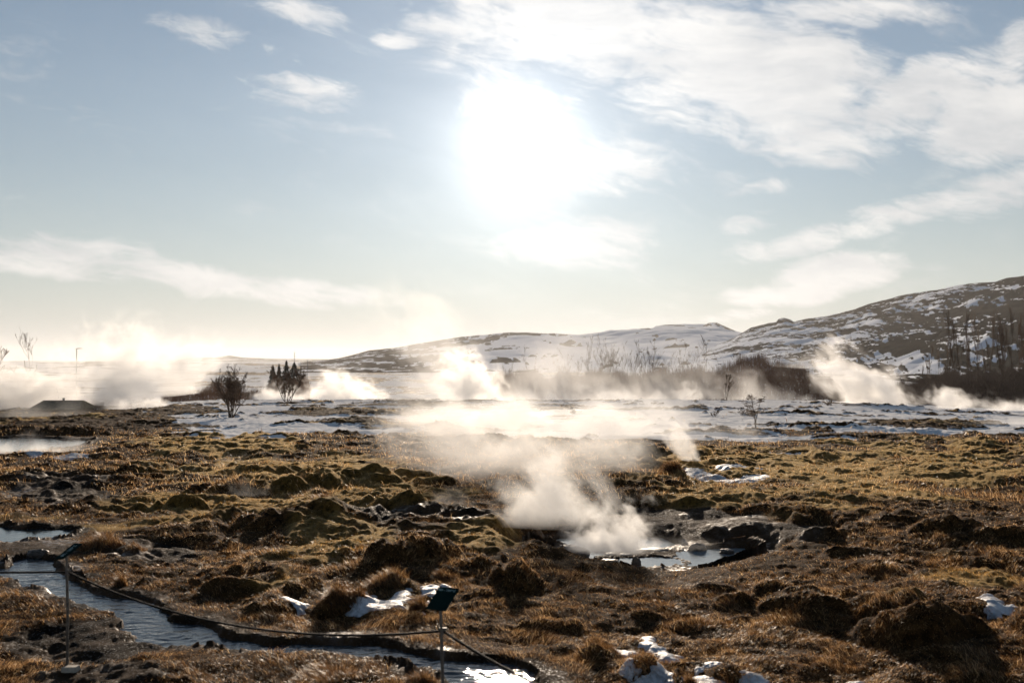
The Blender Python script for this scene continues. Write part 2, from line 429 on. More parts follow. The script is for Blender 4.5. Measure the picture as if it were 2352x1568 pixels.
# ---------------------------------------------------------------- materials of the land
def ground_mat():
    m, t, b = newmat('land_cover')
    oc = objco(t); sn, mo, mu, to = (attr(t, k) for k in ('snow', 'moss', 'mud', 'tone'))
    n1 = noise(t, oc, 14, 6, .65); n2 = noise(t, oc, 1.3, 5, .6); n3 = noise(t, oc, 60, 3, .6)
    g = mixc(t, n1.sm(.35, .65), (.008, .004, .0015), (.085, .042, .014))
    g = mixc(t, n2.sm(.4, .7) * .6, g, (.040, .021, .008))
    mc = mixc(t, n1.sm(.3, .7), (.018, .011, .002), (.16, .088, .020))
    md = mixc(t, n2.sm(.35, .7), (.009, .0055, .003), (.085, .048, .024))
    md = mixc(t, n3.sm(.4, .75) * .4, md, (.02, .014, .01))
    sc = mixc(t, n1.sm(.3, .8), (.84, .83, .81), (.64, .64, .65))
    c = mixc(t, mo, g, mc); c = mixc(t, mu, c, md)
    sf = (sn + (n1 - .5) * .9 + (n3 - .5) * .5 + (n2 - .5) * .5).sm(.42, .58)
    c = mixc(t, sf, c, sc)
    t.links.new(c, b.inputs['Base Color'])
    wet = mu * (n2.sm(.5, .66) * n1.sm(.42, .6)).mx(n3.sm(.57, .64) * .6)
    r = (1.0 - wet * .62) * .95
    r = r * (1.0 - sf * .35)
    t.links.new(r.k, b.inputs['Roughness'])
    t.links.new(((wet + .05) * (1.0 - sf) * .6).k, b.inputs['Specular IOR Level'])
    t.links.new((mo * (1.0 - sf) * .45).k, b.inputs['Sheen Weight']); b.inputs['Sheen Roughness'].default_value = .4
    b.inputs['Sheen Tint'].default_value = (.85, .62, .30, 1)
    bn = t.nodes.new('ShaderNodeBump'); bn.inputs['Distance'].default_value = .02
    t.links.new(((1.0 - sf * .6) * .8).k, bn.inputs['Strength'])
    t.links.new((n1 * .6 + n3 * .4).k, bn.inputs['Height']); t.links.new(bn.outputs[0], b.inputs['Normal'])
    return m

def water_mat(name, col, bump, sx, sy, rough=.04, scale=6.0, glit=1.0):
    m, t, b = newmat(name)
    oc = objco(t); x, y, z = sep(t, oc)
    v = comb(t, x * sx, y * sy, 0.0)
    n = noise(t, v, scale, 2, .5, .6); n2 = noise(t, v, scale * 4.5, 3, .6, .3)
    b.inputs['Base Color'].default_value = col + (1,); b.inputs['Roughness'].default_value = rough
    b.inputs['IOR'].default_value = 1.33; b.inputs['Specular IOR Level'].default_value = .5
    bn = t.nodes.new('ShaderNodeBump'); bn.inputs['Strength'].default_value = bump; bn.inputs['Distance'].default_value = .04
    t.links.new((n + n2 * .35 * glit).k, bn.inputs['Height']); t.links.new(bn.outputs[0], b.inputs['Normal'])
    return m

M_GROUND = ground_mat()

# ---------------------------------------------------------------- the ground, one sheet to the horizon
uc = np.concatenate([np.linspace(-1.7, -.66, 80)[:-1], np.linspace(-.66, .66, 1321), np.linspace(.66, 1.7, 80)[1:]])
yr = [2.4]
while yr[-1] < 98: yr.append(yr[-1] * 1.0042)
while yr[-1] < 9000: yr.append(yr[-1] * 1.03)
yr = np.array(yr)
UU, YY = np.meshgrid(uc, yr)
XX = UU * YY
Hh, Sn, Mo, Mu, To = land(XX, YY)
nr, ncol = XX.shape
def ground_z(x, y):
    x = np.asarray(x, float); y = np.asarray(y, float)
    u = x / y
    fu = np.interp(u, uc, np.arange(ncol)); fy = np.interp(y, yr, np.arange(nr))
    i = np.clip(fu.astype(int), 0, ncol - 2); j = np.clip(fy.astype(int), 0, nr - 2); a = fu - i; b = fy - j
    def lerp(A): return (A[j, i] * (1 - a) + A[j, i + 1] * a) * (1 - b) + (A[j + 1, i] * (1 - a) + A[j + 1, i + 1] * a) * b
    return lerp
def gz(x, y): return float(ground_z(x, y)(Hh))
idx = np.arange(nr * ncol).reshape(nr, ncol)
fc = np.stack([idx[:-1, :-1], idx[:-1, 1:], idx[1:, 1:], idx[1:, :-1]], -1).reshape(-1, 4)
ground = mesh_obj('ground', np.stack([XX, YY, Hh], -1).reshape(-1, 3), fc, M_GROUND, attrs={'snow': Sn, 'moss': Mo, 'mud': Mu, 'tone': To})
tag(ground, kind='structure')

# ---------------------------------------------------------------- water
def water(name, P, z, mat, grow=.35, n=40, wave=0.0):
    c = P.mean(0)
    x0, y0 = P.min(0) - grow; x1, y1 = P.max(0) + grow
    nx, ny = n, n
    xs = np.linspace(x0, x1, nx); ys = np.linspace(y0, y1, ny)
    gx, gy = np.meshgrid(xs, ys); sd = sdist(P, gx, gy)
    st = max(xs[1] - xs[0], ys[1] - ys[0])
    I = np.arange(nx * ny).reshape(ny, nx)
    keep = (sd[:-1, :-1] > -grow) | (sd[1:, 1:] > -grow) | (sd[1:, :-1] > -grow) | (sd[:-1, 1:] > -grow)
    f = np.stack([I[:-1, :-1], I[:-1, 1:], I[1:, 1:], I[1:, :-1]], -1)[keep]
    used = np.unique(f); rm = -np.ones(nx * ny, int); rm[used] = np.arange(len(used))
    hz_ = np.full(nx * ny, float(z))
    if wave:
        wx_, wy_ = gx + fbm(gx, gy, .5, 2, 201) * .2, gy + fbm(gx, gy, .6, 2, 202) * .2
        hz_ = hz_ + (wave * (fbm(wx_ * .45, wy_, .13, 3, 203, .6) + .5 * fbm(wx_ * .8, wy_, .05, 2, 204)) * (.45 + .9 * sst(-.3, .4, fbm(gx, gy, .9, 2, 205)))).ravel()
    v = np.stack([gx.ravel(), gy.ravel(), hz_], -1)[used]
    o = mesh_obj(name, v, rm[f], mat); tag(o, kind='structure'); return o
W_STREAM = water_mat('running_water', (.045, .050, .054), .22, .6, 1.6, .05, 8.0, .6)  # base colour lifted to imitate the bluish sky reflection
W_CALM = water_mat('still_water', (.03, .04, .045), .06, 1.0, 2.0, .03, 5.0)
W_PALE = water_mat('pale_reflection_water', (.25, .27, .27), .10, 1.0, 2.0, .06, 5.0)  # pale base colour stands in for reflected sky and steam
water('stream', STREAM, -.07, W_STREAM, .3, 420, .0085)
water('pool_water', POOL_BLUE, -.03, W_CALM, .3)
water('spring_water', poly([(1222, 1232), (1400, 1222), (1560, 1230), (1735, 1248), (1745, 1275), (1640, 1308), (1500, 1308), (1330, 1300), (1225, 1275)], BZ), BZ, W_PALE, .05)
water('pool_water', POOL_WHITE, -.42, W_PALE, .8)
water('pool_water', POOL_FAR, PCZ, W_PALE, 1.5)


# ---------------------------------------------------------------- hills
def hill(name, sil, Yc, Y0, z0, kind, n=700, rows=150, seed=0, relief=1.0):
    sx = np.array([a for a, b in sil]); sy = np.array([b for a, b in sil])
    px = np.linspace(sx[0], sx[-1], n); py = np.interp(px, sx, sy); u = (px - 1176) / F
    yc = np.interp(px, [-2000, 5000], [Yc, Yc]) if np.isscalar(Yc) else np.interp(px, *Yc)
    y0 = np.interp(px, [-2000, 5000], [Y0, Y0]) if np.isscalar(Y0) else np.interp(px, *Y0)
    t = np.concatenate([np.linspace(0, 1, rows), np.linspace(1, 1.6, 14)[1:]])
    T, U = np.meshgrid(t, u, indexing='ij')
    ker = np.hanning(int(n * .16) | 1); ker /= ker.sum(); pad = len(ker) // 2
    pys = np.convolve(np.pad(py, pad, mode='edge'), ker, mode='valid')
    PYT = pys + (py - pys) * sst(.86, .985, T)
    YY = y0 + (yc - y0) * T; zs = CAMH + (827 - PYT) * yc / F
    prof = np.where(T <= 1, np.interp(T, [0, .12, .3, .5, .7, .88, 1], [0, .05, .16, .36, .6, .87, 1]), 1 - (T - 1) * 1.0)
    Z = z0 + (zs - z0) * prof
    X = U * YY
    amp = np.clip(zs - z0, 0, 60) * relief
    fade = sst(0, .2, T) * (1 - sst(.93, 1, T))
    r1 = fbm(X, YY * .5, Yc_s(yc) * .16, 5, seed) ; r2 = np.abs(fbm(X * .6 + YY * .4, YY - X * .5, Yc_s(yc) * .06, 4, seed + 9))
    Z = Z + amp * fade * (r1 * .22 - r2 * .12) + sst(.9, 1, T) * (1 - sst(1, 1.1, T)) * fbm(X, X * 0, Yc_s(yc) * .02, 4, seed + 3) * amp * .03
    W = U * F
    if kind == 'far':
        s = fbm(W / 90, T * 7 + W / 500, 1, 5, seed + 20) * 1.0 + fbm(W / 20, T * 18, 1, 4, seed + 21) * .55 + .56 - sst(.8, 1, T) * .30 - r2 * .9
        s = s + np.clip((W - -50) / 600, -.35, .25)
    else:
        a = T * 9 + W / 420
        s = fbm(W / 220, a, 1, 4, seed + 30) * 1.2 + fbm(W / 45, a * 5.5, 1, 4, seed + 31) * 1.1 + fbm(W / 16, a * 15, 1, 3, seed + 32) * .7 + np.interp(W, [400, 700, 850, 1176], [.5, .25, .02, -.02]) - sst(.88, 1, T) * .2
        s = s + (1 - sst(.1, .4, T)) * .22
    V_ = np.stack([X, YY, Z], -1).reshape(-1, 3)
    I = np.arange(V_.shape[0]).reshape(T.shape)
    f = np.stack([I[:-1, :-1], I[:-1, 1:], I[1:, 1:], I[1:, :-1]], -1).reshape(-1, 4)
    o = mesh_obj(name, V_, f, M_FARHILL if kind == 'far' else M_HILL, attrs={'snow': sst(.2, .34, s)}); tag(o, kind='structure'); return o
def Yc_s(yc): return float(np.mean(yc))
def hill_mat(nm, ca, cb):
    m, t, b = newmat(nm)
    oc = objco(t); sn = attr(t, 'snow'); n = noise(t, oc, .12, 6, .7); n2 = noise(t, oc, .02, 6, .6)
    g = mixc(t, n2.sm(.35, .65), ca, cb)
    f = (sn + (n - .5) * .6).sm(.44, .56)
    c = mixc(t, f, g, (.80, .82, .86)); t.links.new(c, b.inputs['Base Color']); b.inputs['Roughness'].default_value = .85
    b.inputs['Specular IOR Level'].default_value = .0
    bn = t.nodes.new('ShaderNodeBump'); bn.inputs['Distance'].default_value = 3.0; bn.inputs['Strength'].default_value = .6
    t.links.new(n.k, bn.inputs['Height']); t.links.new(bn.outputs[0], b.inputs['Normal'])
    return m
M_HILL = hill_mat('rocky_hillside', (.004, .0035, .003), (.016, .012, .008)); M_FARHILL = hill_mat('far_hillside', (.030, .024, .018), (.085, .066, .048))  # far hillside colours lightened to imitate haze
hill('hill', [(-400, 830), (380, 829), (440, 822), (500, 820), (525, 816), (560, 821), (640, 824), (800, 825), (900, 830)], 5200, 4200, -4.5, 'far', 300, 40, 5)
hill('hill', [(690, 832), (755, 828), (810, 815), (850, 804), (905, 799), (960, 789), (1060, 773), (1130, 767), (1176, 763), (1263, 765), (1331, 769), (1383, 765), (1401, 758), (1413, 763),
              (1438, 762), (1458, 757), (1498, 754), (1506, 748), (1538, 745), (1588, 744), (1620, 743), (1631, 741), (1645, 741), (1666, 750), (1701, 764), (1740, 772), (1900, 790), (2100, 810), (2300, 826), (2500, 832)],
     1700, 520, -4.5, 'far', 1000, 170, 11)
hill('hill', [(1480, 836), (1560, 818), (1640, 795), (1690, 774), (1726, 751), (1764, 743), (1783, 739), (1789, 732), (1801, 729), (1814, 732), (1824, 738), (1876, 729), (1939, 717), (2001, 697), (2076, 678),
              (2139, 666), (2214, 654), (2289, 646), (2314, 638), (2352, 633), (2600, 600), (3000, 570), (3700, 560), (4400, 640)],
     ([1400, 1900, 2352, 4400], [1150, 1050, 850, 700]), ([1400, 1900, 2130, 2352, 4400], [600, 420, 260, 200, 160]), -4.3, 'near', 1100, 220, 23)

# ---------------------------------------------------------------- lying snow in the near field
def snow_mat():
    m, t, b = newmat('snow')
    oc = objco(t); n = noise(t, oc, 18, 5, .6)
    c = mixc(t, n.sm(.3, .75), (.60, .62, .65), (.30, .30, .30)); t.links.new(c, b.inputs['Base Color']); b.inputs['Roughness'].default_value = .6
    b.inputs['Subsurface Weight'].default_value = .25; b.inputs['Subsurface Radius'].default_value = (.05, .04, .03); b.inputs['Subsurface Scale'].default_value = .3
    bn = t.nodes.new('ShaderNodeBump'); bn.inputs['Distance'].default_value = .01; bn.inputs['Strength'].default_value = .6
    t.links.new(noise(t, oc, 60, 4, .6).k, bn.inputs['Height']); t.links.new(bn.outputs[0], b.inputs['Normal'])
    return m
M_SNOW = snow_mat()
def snow_patch(pts, label, th=.024, z=None):
    P = poly(pts, z); c = P.mean(0)
    x0, y0 = P.min(0) - .1; x1, y1 = P.max(0) + .1
    n = 90
    gx, gy = np.meshgrid(np.linspace(x0, x1, n), np.linspace(y0, y1, n))
    sd = sdist(P, gx, gy) + fbm(gx, gy, .13, 4, 51) * .07
    g = sum(ground_z(gx + a * .035, gy + b * .05)(Hh) for a in (-1, 0, 1) for b in (-1, 0, 1)) / 9
    w = min(x1 - x0, y1 - y0) * .25
    k = np.clip(sd / max(.03, w * .6), -1, 1)
    z_ = g + np.where(k > 0, th * np.sqrt(np.clip(k, 0, 1)) * (1 + .6 * fbm(gx, gy, .16, 2, 52)), k * .03)
    I = np.arange(n * n).reshape(n, n); f = np.stack([I[:-1, :-1], I[:-1, 1:], I[1:, 1:], I[1:, :-1]], -1)
    keep = (sd[:-1, :-1] > -.035) | (sd[1:, 1:] > -.035); f = f[keep]
    used = np.unique(f); rm = -np.ones(n * n, int); rm[used] = np.arange(len(used))
    v = np.stack([gx - c[0], gy - c[1], z_], -1).reshape(-1, 3)[used]
    o = mesh_obj('snow_patch', v, rm[f], M_SNOW, loc=(c[0], c[1], 0)); tag(o, label, 'snow patch', 'snow patches left in the grass'); return o
SP = [
 ([(648, 1377), (670, 1364), (684, 1362), (700, 1372), (716, 1374), (706, 1382), (690, 1392), (668, 1386)], 'small snow patch with a dark hole in the grass left of the long patch'),
 ([(803, 1394), (812, 1387), (850, 1378), (838, 1366), (832, 1354), (846, 1354), (862, 1366), (890, 1374), (912, 1360), (950, 1352), (944, 1372), (930, 1388), (895, 1394), (860, 1400), (820, 1402)], 'long forked snow patch in brown grass left of the green sign'),
 ([(968, 1350), (980, 1344), (1012, 1344), (1008, 1362), (994, 1376), (974, 1366)], 'rounded snow lump behind the green sign panel'),
 ([(962, 1396), (968, 1384), (985, 1378), (990, 1388), (975, 1400)], 'tiny snow scrap under the left edge of the green sign'),
 ([(1010, 1340), (1042, 1337), (1046, 1343), (1014, 1346)], 'thin snow strip along the top edge of the green sign'),
 ([(1398, 1462), (1408, 1456), (1430, 1462), (1465, 1464), (1462, 1474), (1440, 1480), (1420, 1470), (1404, 1474)], 'narrow snow tongue beside the dark tall tussock'),
 ([(1468, 1456), (1476, 1434), (1492, 1432), (1510, 1446), (1516, 1458), (1530, 1468), (1560, 1478), (1568, 1482), (1545, 1490), (1515, 1490), (1500, 1474), (1484, 1462)], 'crooked snow patch running down from its rounded top in the grass'),
 ([(1428, 1530), (1434, 1515), (1446, 1518), (1460, 1532), (1476, 1542), (1462, 1548), (1440, 1540)], 'small pointed snow lump at the foot of the dark tussock'),
 ([(1420, 1560), (1450, 1553), (1480, 1548), (1506, 1536), (1520, 1526), (1545, 1530), (1558, 1524), (1562, 1540), (1548, 1556), (1500, 1572), (1430, 1580)], 'wide lumpy snow patch at the bottom edge beside a grass tuft'),
 ([(1578, 1590), (1586, 1560), (1592, 1524), (1610, 1528), (1640, 1534), (1664, 1546), (1690, 1566), (1690, 1592)], 'large smooth snow mound cut by the bottom edge of the picture'),
 ([(1590, 1512), (1596, 1506), (1612, 1510), (1612, 1518), (1596, 1522)], 'small round snow lump above the large smooth mound'),
 ([(1612, 1506), (1624, 1498), (1648, 1500), (1652, 1508), (1630, 1510)], 'flat bean shaped snow scrap right of the small round lump'),
 ([(1690, 1538), (1706, 1528), (1735, 1522), (1752, 1534), (1770, 1548), (1810, 1560), (1836, 1572), (1780, 1584), (1720, 1586), (1712, 1556)], 'broad broken snow patch in the grass at the lower middle right'),
 ([(1928, 1546), (1945, 1542), (1975, 1547), (1970, 1554), (1940, 1552)], 'little snow scrap alone in the dry grass near the bottom'),
 ([(2244, 1366), (2262, 1360), (2288, 1370), (2300, 1386), (2320, 1382), (2330, 1390), (2304, 1400), (2290, 1412), (2264, 1406), (2256, 1384)], 'bluish snow patch in the shade of the big right mound'),
 ([(122, 1050), (140, 1046), (168, 1042), (182, 1046), (210, 1048), (200, 1052), (150, 1055), (126, 1055)], 'thin snow strip on the dark bank below the white pool'),
 ([(60, 1045), (90, 1040), (104, 1044), (80, 1049)], 'faint snow sliver at the rim of the white pool'),
 ([(1568, 1080), (1590, 1078), (1612, 1086), (1640, 1090), (1680, 1098), (1700, 1094), (1740, 1090), (1785, 1092), (1760, 1100), (1712, 1106), (1640, 1102), (1586, 1096)], 'long snow strip beside the brown bush in the mossy field'),
 ([(1640, 1076), (1700, 1070), (1760, 1078), (1700, 1082), (1650, 1084)], 'thin grassy snow band just above the long snow strip'),
]
for pts, lab in SP: snow_patch(pts, lab)

# ---------------------------------------------------------------- rocks
def ico(sub):
    import bmesh
    bm = bmesh.new(); bmesh.ops.create_icosphere(bm, subdivisions=sub, radius=1)
    v = np.array([p.co[:] for p in bm.verts]); f = np.array([[q.index for q in p.verts] for p in bm.faces]); bm.free(); return v, f
IV, IF = ico(5)
M_ROCK = plain('dark_wet_rock', (.055, .042, .032), .55, bump=.6, bs=30, var=.5)
def rock(px, py, hw, hh, label, z=None, seed=0, flat=.8, grp=None):
    X, Y = at(px, py, z); s = Y / F
    v = IV.copy()
    d = 1 + .35 * fbm(v[:, 0] + seed, v[:, 1] + v[:, 2] * .7, .9, 3, seed) + .12 * fbm(v[:, 0] * 3 + v[:, 2] * 5, v[:, 1] * 3 - v[:, 2] * 6, 1, 3, seed + 2)
    v = v * d[:, None]; v[:, 2] = np.sign(v[:, 2]) * np.abs(v[:, 2]) ** flat
    v = v * np.array([hw * s, hw * s * .8, hh * s])
    base = z if z is not None else gz(X, Y)
    o = mesh_obj('rock', v, IF, M_ROCK, loc=(X, Y + hw * s * .5, base + hh * s * .12)); tag(o, label, 'rock', grp); return o
rock(1308, 1284, 44, 26, 'large dark boulder with a fringed top at the near edge of the steaming pool', BZ, 1)
rock(1461, 1297, 11, 18, 'small upright dark rock standing in the shallow water', BZ, 2)
rock(1407, 1296, 4, 5, 'tiny dark stone in the shallow water left of the upright rock', BZ, 3)
rock(1602, 1263, 20, 14, 'angular flat rock above the blue pool left end', BZ, 4)
rock(1668, 1270, 16, 10, 'low pointed rock at the far edge of the blue pool', BZ, 5)
rock(1240, 1262, 30, 16, 'dark rounded rock left of the steaming pool', BZ, 6)
rock(1222, 1250, 24, 12, 'flat dark slab behind the rounded rock left of the pool', BZ, 7)
rock(1405, 1274, 18, 5, 'thin dark ledge stone at the steaming pool rim', BZ, 8)
rock(1500, 1268, 36, 7, 'long crusty ledge rock between the two pools', BZ, 9)
rock(1400, 1289, 20, 5, 'low wet stone lying in the puddle beside the boulder', BZ, 10)
rock(1437, 1275, 16, 5, 'short wet ledge stone in the middle of the spring', BZ, 11)
rock(40, 1333, 6, 5, 'round wet pebble rock at the near edge of the stream', -.07, 12)
rock(2, 1300, 16, 9, 'flat wet rock in the stream beside the rope', -.07, 13)
rock(85, 1275, 24, 12, 'dark wedge rock at the head of the stream', -.05, 14)
rock(1384, 1306, 3, 3, 'pebble on the pale sand below the spring', None, 15)

# ---------------------------------------------------------------- grass and moss blades
def blade_mat(name, c0, c1, c2):
    m, t, b = newmat(name)
    a = attr(t, 'tint')
    col = mixc(t, a.sm(0, .6), c0, c1); col = mixc(t, a.sm(.6, 1), col, c2)
    t.links.new(col, b.inputs['Base Color']); b.inputs['Roughness'].default_value = .38
    b.inputs['Specular IOR Level'].default_value = .6
    tr = t.nodes.new('ShaderNodeBsdfTranslucent'); t.links.new(col, tr.inputs[0])
    mx = t.nodes.new('ShaderNodeMixShader'); mx.inputs[0].default_value = .6
    t.links.new(b.outputs[0], mx.inputs[1]); t.links.new(tr.outputs[0], mx.inputs[2])
    t.links.new(mx.outputs[0], t.nodes['Material Output'].inputs[0]); return m
M_GRASS = blade_mat('dry_grass', (.020, .009, .003), (.21, .102, .034), (.86, .58, .30))
M_MOSS = blade_mat('moss', (.022, .014, .003), (.33, .175, .036), (.82, .50, .15))

def blades(name, n, y_lo, y_hi, weight, length, width, mat, label, lean=.8, px0=-120, px1=2470, seed=1, up=1.0, tintb=0.0, hang=False):
    r = np.random.default_rng(seed)
    px = r.uniform(px0, px1, n); py = r.uniform(y_lo, y_hi, n)
    u = (px - 1176) / F; q = (CAMH - zbase(0.0, _YT)) * F / _YT + 827
    Y = np.interp(-py, -q, _YT); X = u * Y
    G = ground_z(X, Y); sn, mo, mu, to = G(Sn), G(Mo), G(Mu), G(To); z = G(Hh)
    w = weight(X, Y, px, py, sn, mo, mu, to)
    w = w * (.42 + .58 * sst(-.30, .12, fbm(X, Y * .8, 2.6, 4, 67)))
    k = r.random(n) < w; X, Y, z, to, w = X[k], Y[k], z[k], to[k], w[k]; n = len(X)
    tuft = sst(-.25, .45, fbm(X, Y, .35, 3, 61)); big = sst(-.1, .5, fbm(X, Y, 1.8, 3, 62))
    L = length(X, Y) * (.45 + .9 * tuft * (.4 + .9 * big)) * r.uniform(.5, 1.25, n)
    Wd = width(Y) * r.uniform(.6, 1.3, n)
    th = fbm(X, Y, .7, 2, 63) * 5 + r.normal(0, .9, n) + 4.2
    if hang: th = r.normal(-math.pi / 2, .6, n)
    ln = lean * (1.1 - .55 * tuft) * r.uniform(.4, 1.3, n)
    dx, dy = np.cos(th), np.sin(th)
    fa = r.uniform(0, math.pi, n); sx, sy = np.cos(fa) * Wd, np.sin(fa) * Wd
    B = np.stack([X, Y, z - .004], -1); S = np.stack([sx, sy, np.zeros(n)], -1)
    D = np.stack([dx * ln, dy * ln, np.full(n, up)], -1); D /= np.linalg.norm(D, axis=1)[:, None]
    D2 = np.stack([dx * ln * 1.9, dy * ln * 1.9, np.full(n, up * .65)], -1); D2 /= np.linalg.norm(D2, axis=1)[:, None]
    mid = B + D * (L * .5)[:, None]; tip = mid + D2 * (L * .5)[:, None]
    v = np.stack([B - S, B + S, mid + S * .7, mid - S * .7, tip], 1).reshape(-1, 3)
    i = np.arange(n)[:, None] * 5
    qd = i + np.array([0, 1, 2, 3]); tr = i + np.array([3, 2, 4])
    tint = np.clip(.50 + .5 * (to - .5) + r.normal(0, .27, n) + tintb, 0, 1)
    o = mesh_obj(name, v, [qd, tr], mat, smooth=False, attrs={'tint': np.repeat(tint, 5)})
    tag(o, label, 'grass', kind='stuff'); return o
blades('grass', 560000, 1130, 1640, lambda X, Y, px, py, sn, mo, mu, to: np.clip(1 - sn * 1.2, 0, 1) * (1 - mo * .75) * np.clip(1 - mu * 1.02, 0, 1) * (.45 + .8 * sst(-.3, .3, fbm(X, Y, .5, 3, 64))),
       lambda X, Y: .074 + Y * 0, lambda Y: .0011 * np.clip(Y / 7, 1, 3), M_GRASS, 'dry brown grass over the uneven near ground', seed=2, lean=1.3)
blades('grass', 150000, 985, 1140, lambda X, Y, px, py, sn, mo, mu, to: np.clip(1 - sn * 1.3, 0, 1) * (1 - mo * .8) * np.clip(1 - mu, 0, 1) * (.3 + sst(-.2, .4, fbm(X, Y, 1.2, 3, 65))),
       lambda X, Y: .12 + Y * 0, lambda Y: .00022 * Y, M_GRASS, 'brown grass of the middle field', seed=3, tintb=.15)
blades('moss', 260000, 1010, 1420, lambda X, Y, px, py, sn, mo, mu, to: mo * np.clip(1 - sn, 0, 1),
       lambda X, Y: .018 + .0012 * Y, lambda Y: .0002 * Y, M_MOSS, 'yellow green moss over rounded hummocks', lean=.5, seed=4)
blades('grass', 26000, 925, 1010, lambda X, Y, px, py, sn, mo, mu, to: np.clip(.9 - sn, 0, 1) ** 1.5 * (1 - mu) * sst(-.1, .5, fbm(X, Y, 2.0, 3, 66)) + .02,
       lambda X, Y: .22 + Y * 0, lambda Y: .0002 * Y, M_GRASS, 'brown stubble showing through the snow', seed=5)

Sl = np.gradient(Hh, axis=0) / np.gradient(YY, axis=0)
blades('grass', 420000, 1080, 1600, lambda X, Y, px, py, sn, mo, mu, to: sst(.12, .5, ground_z(X, Y + .03)(Sl)) * np.clip(1 - sn, 0, 1) * (1 - mo * .8) * (1 - mu),
       lambda X, Y: .075 + Y * 0, lambda Y: .0011 * np.clip(Y / 7, 1, 3), M_GRASS, 'dry grass hanging over the steep sides of the hummocks', lean=1.0, seed=12, up=.7, hang=True)
# tall tufts: things of their own
def tuft(px, py, hw, h, label, n=1500, seed=0, fan=.5, tintb=0.0, name='grass_tuft'):
    r = np.random.default_rng(seed + 100); X0, Y0 = at(px, py); s = Y0 / F; W = hw * s; H = h * s
    nc = 11; ca = r.uniform(0, 6.28, nc); cr = np.sqrt(r.random(nc)) * W * .8; ch = r.uniform(.45, 1.1, nc); cw = r.uniform(.18, .45, nc) * W
    ci = r.integers(0, nc, n); a = r.uniform(0, 2 * math.pi, n)
    X = X0 + np.cos(ca[ci]) * cr[ci] + r.normal(0, 1, n) * cw[ci] * .6; Y = Y0 + W * .5 + np.sin(ca[ci]) * cr[ci] * .8 + r.normal(0, 1, n) * cw[ci] * .5
    rr = np.minimum(W, np.hypot(X - X0, Y - Y0 - W * .5)); H = H * ch[ci]
    z = ground_z(X, Y)(Hh)
    L = H * r.uniform(.3, 1.25, n) * (1 - .45 * (rr / W) ** 2)
    lx = np.cos(a) * rr / W * fan + r.normal(-.30, .30, n); ly = np.sin(a) * rr / W * fan + r.normal(0, .22, n)
    D = np.stack([lx, ly, np.ones(n)], -1); D /= np.linalg.norm(D, axis=1)[:, None]
    D2 = np.stack([lx * 2.4 + r.normal(0, .2, n), ly * 2.4, np.full(n, .75)], -1); D2 /= np.linalg.norm(D2, axis=1)[:, None]
    Wd = .0012 * max(1, Y0 / 8); fa = r.uniform(0, math.pi, n); S = np.stack([np.cos(fa) * Wd, np.sin(fa) * Wd, 0 * fa], -1)
    B = np.stack([X - X0, Y - Y0, z - .01], -1); mid = B + D * (L * .6)[:, None]; tip = mid + D2 * (L * .5)[:, None]
    v = np.stack([B - S, B + S, mid + S * .7, mid - S * .7, tip], 1).reshape(-1, 3); i = np.arange(n)[:, None] * 5
    o = mesh_obj(name, v, [i + np.array([0, 1, 2, 3]), i + np.array([3, 2, 4])], M_GRASS, smooth=False, attrs={'tint': np.repeat(np.clip(r.normal(.38 + tintb, .27, n), 0, 1), 5)}, loc=(X0, Y0, 0))
    tag(o, label, 'grass tuft', 'tall tufts of dry grass'); return o
tuft(281, 1338, 14, 30, 'cone shaped dark grass tuft beside the rope over the stream', 1800, 1)
tuft(225, 1255, 55, 34, 'wide russet grass tuft between the blue pool and the stream', 6000, 2)
tuft(310, 1262, 34, 18, 'low russet grass tuft on the muddy flat', 2500, 3)
tuft(745, 1172, 40, 22, 'round brown grass tuft above the mossy mound', 3000, 4)
tuft(1388, 1480, 44, 34, 'tall dark grass tuft left of the crooked snow patch', 5000, 5, .3)
tuft(1588, 1555, 22, 40, 'tall narrow grass tuft beside the large smooth snow mound', 1800, 6, .25)
tuft(1500, 1520, 50, 30, 'brown shaggy tuft between two snow patches', 3500, 7)
tuft(885, 1352, 60, 34, 'light brown shaggy tuft above the forked snow patch', 4500, 8, .5, .1)
tuft(965, 1395, 22, 40, 'upright tuft between the forked snow and the green sign', 2200, 9, .3)
tuft(790, 1395, 50, 40, 'dark hanging tuft left of the forked snow patch', 4000, 10)
tuft(1030, 1325, 40, 22, 'small leaning tuft behind the green sign', 2200, 11)
tuft(1545, 1100, 34, 28, 'bushy brown tuft beside the long snow strip', 2500, 12)
tuft(970, 1565, 36, 40, 'dark tuft at the stream edge in front of the bright water', 2500, 13)
tuft(1650, 1555, 40, 26, 'loose tuft in front of the broad broken snow patch', 2500, 14)

